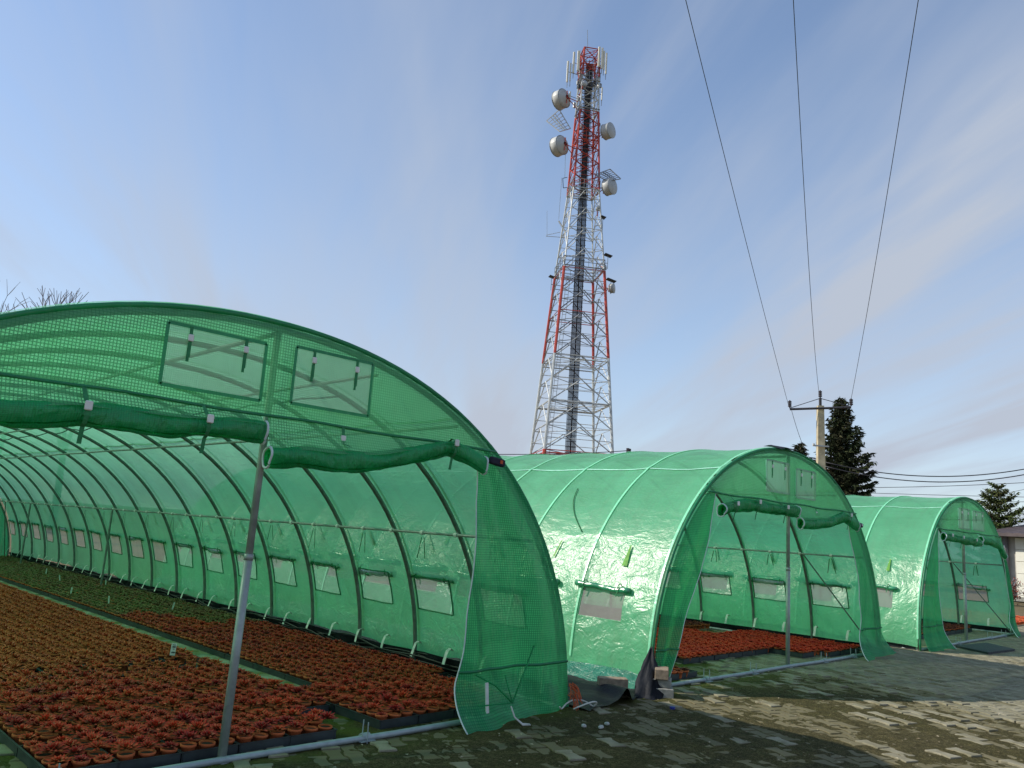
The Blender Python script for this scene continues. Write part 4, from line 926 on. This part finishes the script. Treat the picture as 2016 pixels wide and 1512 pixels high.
# equipment boxes and remote radios under the head
r_ = random.Random(12); eq = 0
for k in range(26):
    z = r_.uniform(50, 58.6); a_ = r_.uniform(0, 6.28); rr_ = rad(z) * r_.uniform(.5, 1.05); c = lat * math.cos(a_) * rr_ + dep * math.sin(a_) * rr_
    MB().box((c[0], c[1], z), (r_.uniform(.2, .4), .25, r_.uniform(.35, .7)), Matrix.Rotation(a_, 3, 'Z'), bev=.03).build('radio_unit', r_.choice([M['galv'], M['cable'], M['radome']]), tower)
def grate(c1, c2, c3, c4, mat, dd=-1.5, dz=(0, 0, 0, 0)):
    P = [tpx(*c1, dd), tpx(*c2, dd - .8), tpx(*c3, dd + .6), tpx(*c4, dd + 1.2)]; b = MB()
    for i in range(4): b.tube([P[i], P[(i + 1) % 4]], .06, 4)
    for t in np.linspace(0, 1, 7)[1:-1]: b.tube([P[0] + (P[1] - P[0]) * t, P[3] + (P[2] - P[3]) * t], .04, 4)
    for t in (.33, .5, .66): b.tube([P[0] + (P[3] - P[0]) * t, P[1] + (P[2] - P[1]) * t], .045 if t != .5 else .08, 4)
    b.build('side_grating', mat, tower)
grate((1076, 238), (1102, 259), (1123, 253), (1101, 216), M['wht']); grate((1172, 344), (1197, 357), (1222, 352), (1201, 333), M['galv'])
def slab(x, y, w_, mat=None, col='galv'):
    p = tpx(x, y, -1.2); MB().box(tuple(p), (w_, .8, .05), Matrix.Rotation(ca - PI / 2 + .3, 3, 'Z') @ Matrix.Rotation(.25, 3, 'Y')).build('rain_shield', M['cable'], tower)
    MB().tube([tuple(p), (p[0], p[1], p[2] - 1.6)], .04, 4).tube([(p[0], p[1], p[2] - .9), (p[0] * .6, p[1] * .6, p[2] - .9)], .04, 4).build('shield_arm', M['galv'], tower)
slab(1187, 428, .6); slab(1197, 503, .9); slab(1203, 552, 1.1); slab(1086, 545, .6)
w_ = MB(); a_ = tpx(1157, 96, 0); b_ = tpx(1156.5, 59, 0); w_.tube([a_, b_], .035, 5).build('lightning_rod', M['galv'], tower)
w_ = MB(); w_.tube([tpx(1103, 467, -1), tpx(1075, 465, -1)], .035, 4).tube([tpx(1103, 457, -1), tpx(1075, 463, -1)], .03, 4).tube([tpx(1077, 466, -1), tpx(1077, 415, -1)], .025, 4).build('whip_antenna', M['wht'], tower)
w_ = MB(); w_.tube([tpx(1100, 435, -1), tpx(1112, 455, -1)], .09, 4).tube([tpx(1100, 432, -1), tpx(1106, 350, -1)], .03, 4).tube([tpx(1112, 350, -1), tpx(1114, 270, -1)], .03, 4).build('whip_antenna', M['wht'], tower)
w_ = MB(); w_.tube([tpx(1179, 352, -1), tpx(1179, 302, -1)], .035, 4).build('whip_antenna', M['galv'], tower)
w_ = MB(); w_.tube([tpx(1108, 351, -1), tpx(1109, 370, -1)], .05, 4).tube([tpx(1108, 351, -1), tpx(1117, 349, -1)], .04, 4).tube([tpx(1109, 370, -1), tpx(1117, 369, -1)], .04, 4).build('side_bracket', M['cable'], tower)

# ------------------------------------------------------------------ power pole and wires
PB = (32.92, 14.56); pole = thing('power_pole', 'square concrete power pole with a steel crossarm in front of the tall spruce', 'power pole', (PB[0], PB[1], 0))
pb = MB(); V = []
for z, s_ in ((0, .20), (7.65, .125)):
    for sx, sy in ((-1, -1), (1, -1), (1, 1), (-1, 1)): V.append((sx * s_, sy * s_, z))
pb.add([(x * math.cos(.7) - y * math.sin(.7), x * math.sin(.7) + y * math.cos(.7), z) for x, y, z in V], [(0, 1, 5, 4), (1, 2, 6, 5), (2, 3, 7, 6), (3, 0, 4, 7), (4, 5, 6, 7)]); pb.build('shaft', M['concrete'], pole)
al, ar_ = np.array([32.388, 15.717, 7.52]) - (PB[0], PB[1], 0), np.array([33.377, 13.49, 7.60]) - (PB[0], PB[1], 0)
off = np.array([-.20, -.14, -.45 * 0]); xa = MB(); xa.tube([al * (1, 1, 0) + off + (0, 0, 6.60 + .86), ar_ * (1, 1, 0) + off + (0, 0, 7.55)], .05, 4)
xa.build('crossarm', M['wire'], pole)
br = MB(); br.tube([al + off * .6 + (0, 0, 0), (0, 0, 7.98)], .015, 4).tube([ar_ + off * .6, (0, 0, 7.98)], .015, 4).tube([(0, 0, 7.6), (0, 0, 8.0)], .06, 6).build('stay_rod', M['wire'], pole)
for p, up in ((al + off, .0), (ar_ + off, 0), ((0, 0, 8.0), 1)):
    i_ = MB(); p = np.array(p)
    for k in range(3): i_.tube([p + (0, 0, .05 + k * .09), p + (0, 0, .11 + k * .09)], .075, 10)
    i_.tube([p, p + (0, 0, .33)], .03, 8).build('insulator', M['insul'], pole)
b = MB(); b.box((-.2, -.1, 5.9), (.7, .06, .06), Matrix.Rotation(-.7, 3, 'Z')).tube([(-.45, .1, 5.9), (-.45, .1, 5.98)], .05, 6); b.build('bracket', M['radome'], pole)
b = MB(); b.box((.0, 0, 3.55), (.62, .56, .07), Matrix.Rotation(.7, 3, 'Z')).box((.0, 0, 4.35), (.60, .60, .05), Matrix.Rotation(.7, 3, 'Z')).tube([(-.2, .25, 4.3), (-.2, .25, 2.5)], .05, 6).tube([(.15, .3, 4.3), (.15, .3, 2.5)], .05, 6).build('cable_box', M['wire'], pole)
def wire(pts, r_, name, lab, n=24, cat='wire', grp=None):
    t = np.linspace(0, 1, n)[:, None]; P = [np.array(p, float) for p in pts]
    if len(P) == 3:
        c = 2 * P[1] - .5 * (P[0] + P[2]); Q = (1 - t) ** 2 * P[0] + 2 * t * (1 - t) * c + t ** 2 * P[2]
    else: Q = P[0] + (P[1] - P[0]) * t
    tag(MB().tube(Q, r_, 5).build(name, M['wire'], smooth=True), lab, cat, grp)
def quadwire(P, phi, s1, z1, s2, z2, lab):
    d = np.array([math.cos(math.radians(phi)), math.sin(math.radians(phi))]); A = np.array([[s2, s2 * s2], [s1, s1 * s1]]); k = np.linalg.solve(A, [z2 - P[2], z1 - P[2]])
    s = np.linspace(0, s1 * 1.25, 40); z = P[2] + k[0] * s + k[1] * s * s
    tag(MB().tube(np.c_[P[0] + d[0] * s, P[1] + d[1] * s, z], .0085, 5).build('overhead_wire', M['wire'], smooth=True), lab, 'overhead wire')
quadwire(np.array([32.388, 15.717, 7.62]), 200.8, 21.80, 12.167, 16.63, 11.0, 'left of the three overhead wires rising from the pole crossarm')
quadwire(np.array([32.901, 14.612, 8.30]), 202.9, 21.75, 11.79, 18.34, 10.73, 'middle overhead wire rising from the very top of the concrete pole')
quadwire(np.array([33.377, 13.490, 7.66]), 205.6, 20.82, 11.987, 16.64, 10.94, 'right of the three overhead wires rising from the pole crossarm')
def img(x, y, D):
    v = R @ Vector(((x - 1008) / f_, -(y - 756) / f_, -1)); k = D / math.hypot(v.x, v.y); return (v.x * k, v.y * k, 1.6 + v.z * k)
wire([img(1625, 910, 37), img(1860, 938, 38), img(2100, 905, 40)], .022, 'overhead_cable', 'upper thick black cable sagging right of the spruce', cat='cable')
wire([img(1625, 918, 37), img(1860, 949, 38), img(2100, 915, 40)], .022, 'overhead_cable', 'lower thick black cable sagging right of the spruce', cat='cable')
wire([img(1640, 960, 60), img(1860, 957, 60), img(2100, 945, 60)], .02, 'overhead_cable', 'thin wire just below the thick sagging cables', cat='cable')
wire([img(1640, 968, 70), img(1860, 975, 70), img(2100, 980, 70)], .02, 'overhead_cable', 'thin wire passing just above the roof of the far tunnel', cat='cable')
wire([img(1900, 988, 70), img(2000, 988, 70), img(2100, 988, 70)], .02, 'overhead_cable', 'lowest thin wire crossing behind the top of the pine', cat='cable')
wire([img(1930, 980, 70), img(2000, 967, 70), img(2100, 945, 70)], .015, 'overhead_cable', 'thin wire rising to the right behind the pine', cat='cable')
wire([img(1940, 1012, 70), img(2000, 1002, 70), img(2100, 985, 70)], .015, 'overhead_cable', 'thin wire rising to the right above the garage roof', cat='cable')
wire([img(880, 893, 60), img(1080, 894, 60), img(1238, 887, 60)], .03, 'overhead_cable', 'dark cable running low in front of the tower', cat='cable')
b = MB(); c = img(1238, 887, 59.9); b.tube([(c[0] - .12, c[1], c[2] - .16), (c[0] - .12, c[1], c[2] + .16)], .12, 8).tube([(c[0] + .12, c[1], c[2] - .16), (c[0] + .12, c[1], c[2] + .14)], .10, 8).tube([img(1238, 889, 60), img(1262, 895, 60)], .03, 4)
tag(b.build('cable_joint', M['insul']), 'black joint on the cable right of the tower', 'cable joint')
wire([(32.2, 15.5, 7.4), (32.45, 15.15, 6.0), img(1598, 905, 35.5)], .010, 'drop_wire', 'thin wire dropping from the left crossarm tip beside the pole')

# ------------------------------------------------------------------ trees
def conifer(name, lab, base, H, Rb, mat, seed, z0=.6, nb=260, droop=.25, shape=1.0, dens=26, gap=0., ts=1.0, lean=0):
    root = thing(name, lab, 'tree', base); r_ = random.Random(seed); rn = np.random.RandomState(seed)
    MB().tube([(0, 0, 0), (lean * .4, 0, H * .5), (lean, 0, H * .97)], [.03 * H, .018 * H, .004 * H], 8).build('trunk', M['bark'], root, True)
    lim = MB(); cr = MB()
    for k in range(nb):
        t = (k + r_.random()) / nb; z = z0 + (H - z0) * t
        if gap: z = z0 + (H - z0) * (round(t * gap) / gap + r_.uniform(-.012, .012))
        az = k * 2.39996 + r_.uniform(-.4, .4); Lb = Rb * (1 - t) ** shape * r_.uniform(.55, 1.10) + .10
        if r_.random() < .12: Lb *= 1.18
        d = np.array([math.cos(az), math.sin(az), 0]); p0 = np.array([lean * t, 0, min(z, H)]); up = (.5 * t - droop) * Lb
        q = np.linspace(0, 1, 6); B = p0 + d * (q * Lb)[:, None] + np.array([0, 0, 1]) * (up * q + (.22 * Lb * q ** 3))[:, None]
        lim.tube(B, np.linspace(.018, .004, 6) * (1 + Lb * .4), 4, cap=False)
        n = max(6, int(dens * Lb)); uu = rn.rand(n) ** .75; c = p0 + d * (uu * Lb)[:, None] + np.array([0, 0, 1]) * (up * uu + .22 * Lb * uu ** 3)[:, None]
        side = np.array([-d[1], d[0], 0]); c = c + side * (rn.uniform(-1, 1, n) * (.10 + .22 * Lb * (1 - uu * .6)))[:, None] + np.array([0, 0, 1]) * (rn.uniform(-.10, .05, n) * ts)[:, None]
        tone = r_.random()
        for ci in c:
            e = rn.normal(size=3) * .5 + d * .8 + side * r_.uniform(-.8, .8) + (0, 0, -.25); e /= np.linalg.norm(e); s2 = np.cross(e, rn.normal(size=3)); s2 /= np.linalg.norm(s2) + 1e-9
            l = r_.uniform(.14, .30) * ts; w2 = l * .22
            cr.add([ci - e * l * .3, ci + s2 * w2, ci + e * l, ci - s2 * w2], [(0, 1, 2, 3)], tone=(r_.random(), max(.01, tone)))
    lim.build('branches', M['bark'], root); cr.build('crown', mat, root); return root
p = img(1658, 985, 46); conifer('spruce_tree', 'tall dark spruce standing right behind the concrete power pole', (p[0], p[1], 0), 9.75, 3.0, M['needle'], 5, nb=360, droop=.30, shape=.85, dens=62, ts=.85)
p = img(1576, 985, 47); conifer('spruce_tree', 'small dark conifer left of the concrete power pole', (p[0], p[1], 0), 7.35, 1.9, M['needle'], 8, nb=200, droop=.15, shape=.8, dens=36, ts=1.1)
p = img(1600, 985, 49); conifer('spruce_tree', 'low dark conifer top hidden just behind the power pole', (p[0], p[1], 0), 6.6, 1.7, M['needle'], 18, nb=160, droop=.2, shape=.8, dens=34, ts=1.1)
p = img(1966, 1000, 44); conifer('pine_tree', 'tiered green pine between the far right tunnel and the garage', (p[0], p[1], 0), 5.0, 2.0, M['pineneedle'], 11, nb=200, droop=.02, shape=.62, dens=75, gap=12, ts=.55)
def bare(lab, base, H, seed, spread=.55, depth=6):
    root = thing('bare_tree', lab, 'tree', base); r_ = random.Random(seed); tr = MB(); tw_ = MB()
    def grow(p, d, l, rd_, dep_):
        q = p + d * l; m_ = (p + q) / 2 + np.array([r_.uniform(-1, 1) for _ in range(3)]) * l * .05
        (tr if dep_ < 2 else tw_).tube([p, m_, q], [rd_, rd_ * .85, rd_ * .7], 5 if dep_ < 3 else 3, cap=False)
        if dep_ >= depth: return
        for _ in range(2 if r_.random() < .45 else 3):
            e = d + np.array([r_.uniform(-1, 1), r_.uniform(-1, 1), r_.uniform(-.35, .6)]) * spread; e /= np.linalg.norm(e); grow(q, e, l * r_.uniform(.62, .84), rd_ * .62, dep_ + 1)
    grow(np.zeros(3), np.array([0, 0, 1.]), H * .30, H * .016, 0)
    tr.build('trunk', M['bark'], root); tw_.build('crown', M['twig'], root)
p = img(45, 620, 42); bare('bare winter tree whose fan of twigs shows above the near tunnel roof', (p[0], p[1], 0), 10.45, 21, .62)
p = img(170, 620, 46); bare('thin bare tree with two twigs above the near tunnel roof', (p[0], p[1], 0), 12.6, 30, .5, 5)
p = img(1850, 990, 75); bare('low bare tree seen over the roof of the far tunnel', (p[0], p[1], 0), 5.6, 33, .6)
p = img(1895, 990, 80); bare('second low bare tree nearer the pine over the far tunnel', (p[0], p[1], 0), 5.5, 36, .6)
# ------------------------------------------------------------------ garage
gl = np.array(img(1992, 1188, 40.5)); gar = thing('garage', 'cream garage with a sectional door at the right edge', 'garage', (gl[0], gl[1], 0), math.atan2(gl[1], gl[0]) - PI / 2 - .35)
W_ = 9.; Hh = 2.75
w_ = MB(); w_.box((W_ / 2 - .3, 3.2, Hh / 2), (W_, 6, Hh)); w_.build('wall', M['wall'], gar)
d_ = MB()
for k in range(5):
    d_.box((1.75, .14, .12 + .26 + k * .50), (3.1, .08, .49), bev=.012)
do = d_.build('garage_door', M['gdoor'], gar)
for k in range(4):
    for j in range(3):
        n = 20; th = np.linspace(0, 2 * PI, n, endpoint=False); ox = .75 + j * 1.0; oz = .38 + k * .50 + .5
        sq = lambda t: (np.sign(np.cos(t)) * abs(np.cos(t)) ** .6, np.sign(np.sin(t)) * abs(np.sin(t)) ** .6)
        cx_, sz_ = sq(th); P = np.c_[ox + .20 * cx_, np.full(n, .085), oz + .10 * sz_]; Q = P.copy(); Q[:, 1] = .11
        if k in (1, 2, 3): MB().add(np.r_[P, Q], [tuple(range(n))] + [(i, (i + 1) % n, n + (i + 1) % n, n + i) for i in range(n)]).build('door_window', M['glass'], do)
rf = MB(); x = np.linspace(-.8, W_ + .2, 160); z = .035 * np.abs(np.sin(x * 9)); rf.grid(np.stack([np.c_[x, x * 0 - .55, Hh + .02 + z], np.c_[x, x * 0 + 6.8, Hh + .9 + z]])).grid(np.stack([np.c_[x, x * 0 - .55, Hh - .10 + z * 0], np.c_[x, x * 0 - .55, Hh + .02 + z]])).grid(np.stack([np.c_[x, x * 0 - .55, Hh - .10 + z * 0], np.c_[x, x * 0 + .1, Hh - .08 + z * 0]]))
rf.build('roof', M['roofm'], gar); MB().tube([(-.15, .05, .0), (-.15, .05, Hh)], .12, 10).build('downpipe', M['pipe'], gar); MB().box((W_ / 2 - .3, .05, .09), (W_ + .05, .12, .18)).build('plinth', M['block'], gar)
# leafless reddish shrubs and a woodpile behind the far tunnel
def shrub(x, y, h, lab, seed, D):
    p = img(x, y, D); root = thing('shrub', lab, 'shrub', (p[0], p[1], 0)); r_ = random.Random(seed); b = MB(); rn = np.random.RandomState(seed); s_ = MB()
    for k in range(40):
        az = r_.uniform(0, 6.28); e = r_.uniform(.5, 1.4); l = h * r_.uniform(.6, 1.1); tip = np.array([math.cos(az) * math.cos(e), math.sin(az) * math.cos(e), math.sin(e)]) * l; s_.tube([(0, 0, 0), tip * .5 + (0, 0, .1), tip], .01, 3)
        for _ in range(22):
            c = tip * r_.uniform(.35, 1.05) + rn.normal(size=3) * h * .09; e1 = rn.normal(size=3); e1 /= np.linalg.norm(e1); e2 = np.cross(e1, rn.normal(size=3)); e2 /= np.linalg.norm(e2); q = h * .045
            b.add([c - e1 * q, c + e2 * q * .5, c + e1 * q, c - e2 * q * .5], [(0, 1, 2, 3)], tone=(r_.random(), .3))
    s_.build('stems', M['twig'], root); b.build('foliage', M['plantdark'], root)
shrub(1984, 1180, 1.0, 'reddish shrub between the far right tunnel and the garage', 3, 37)
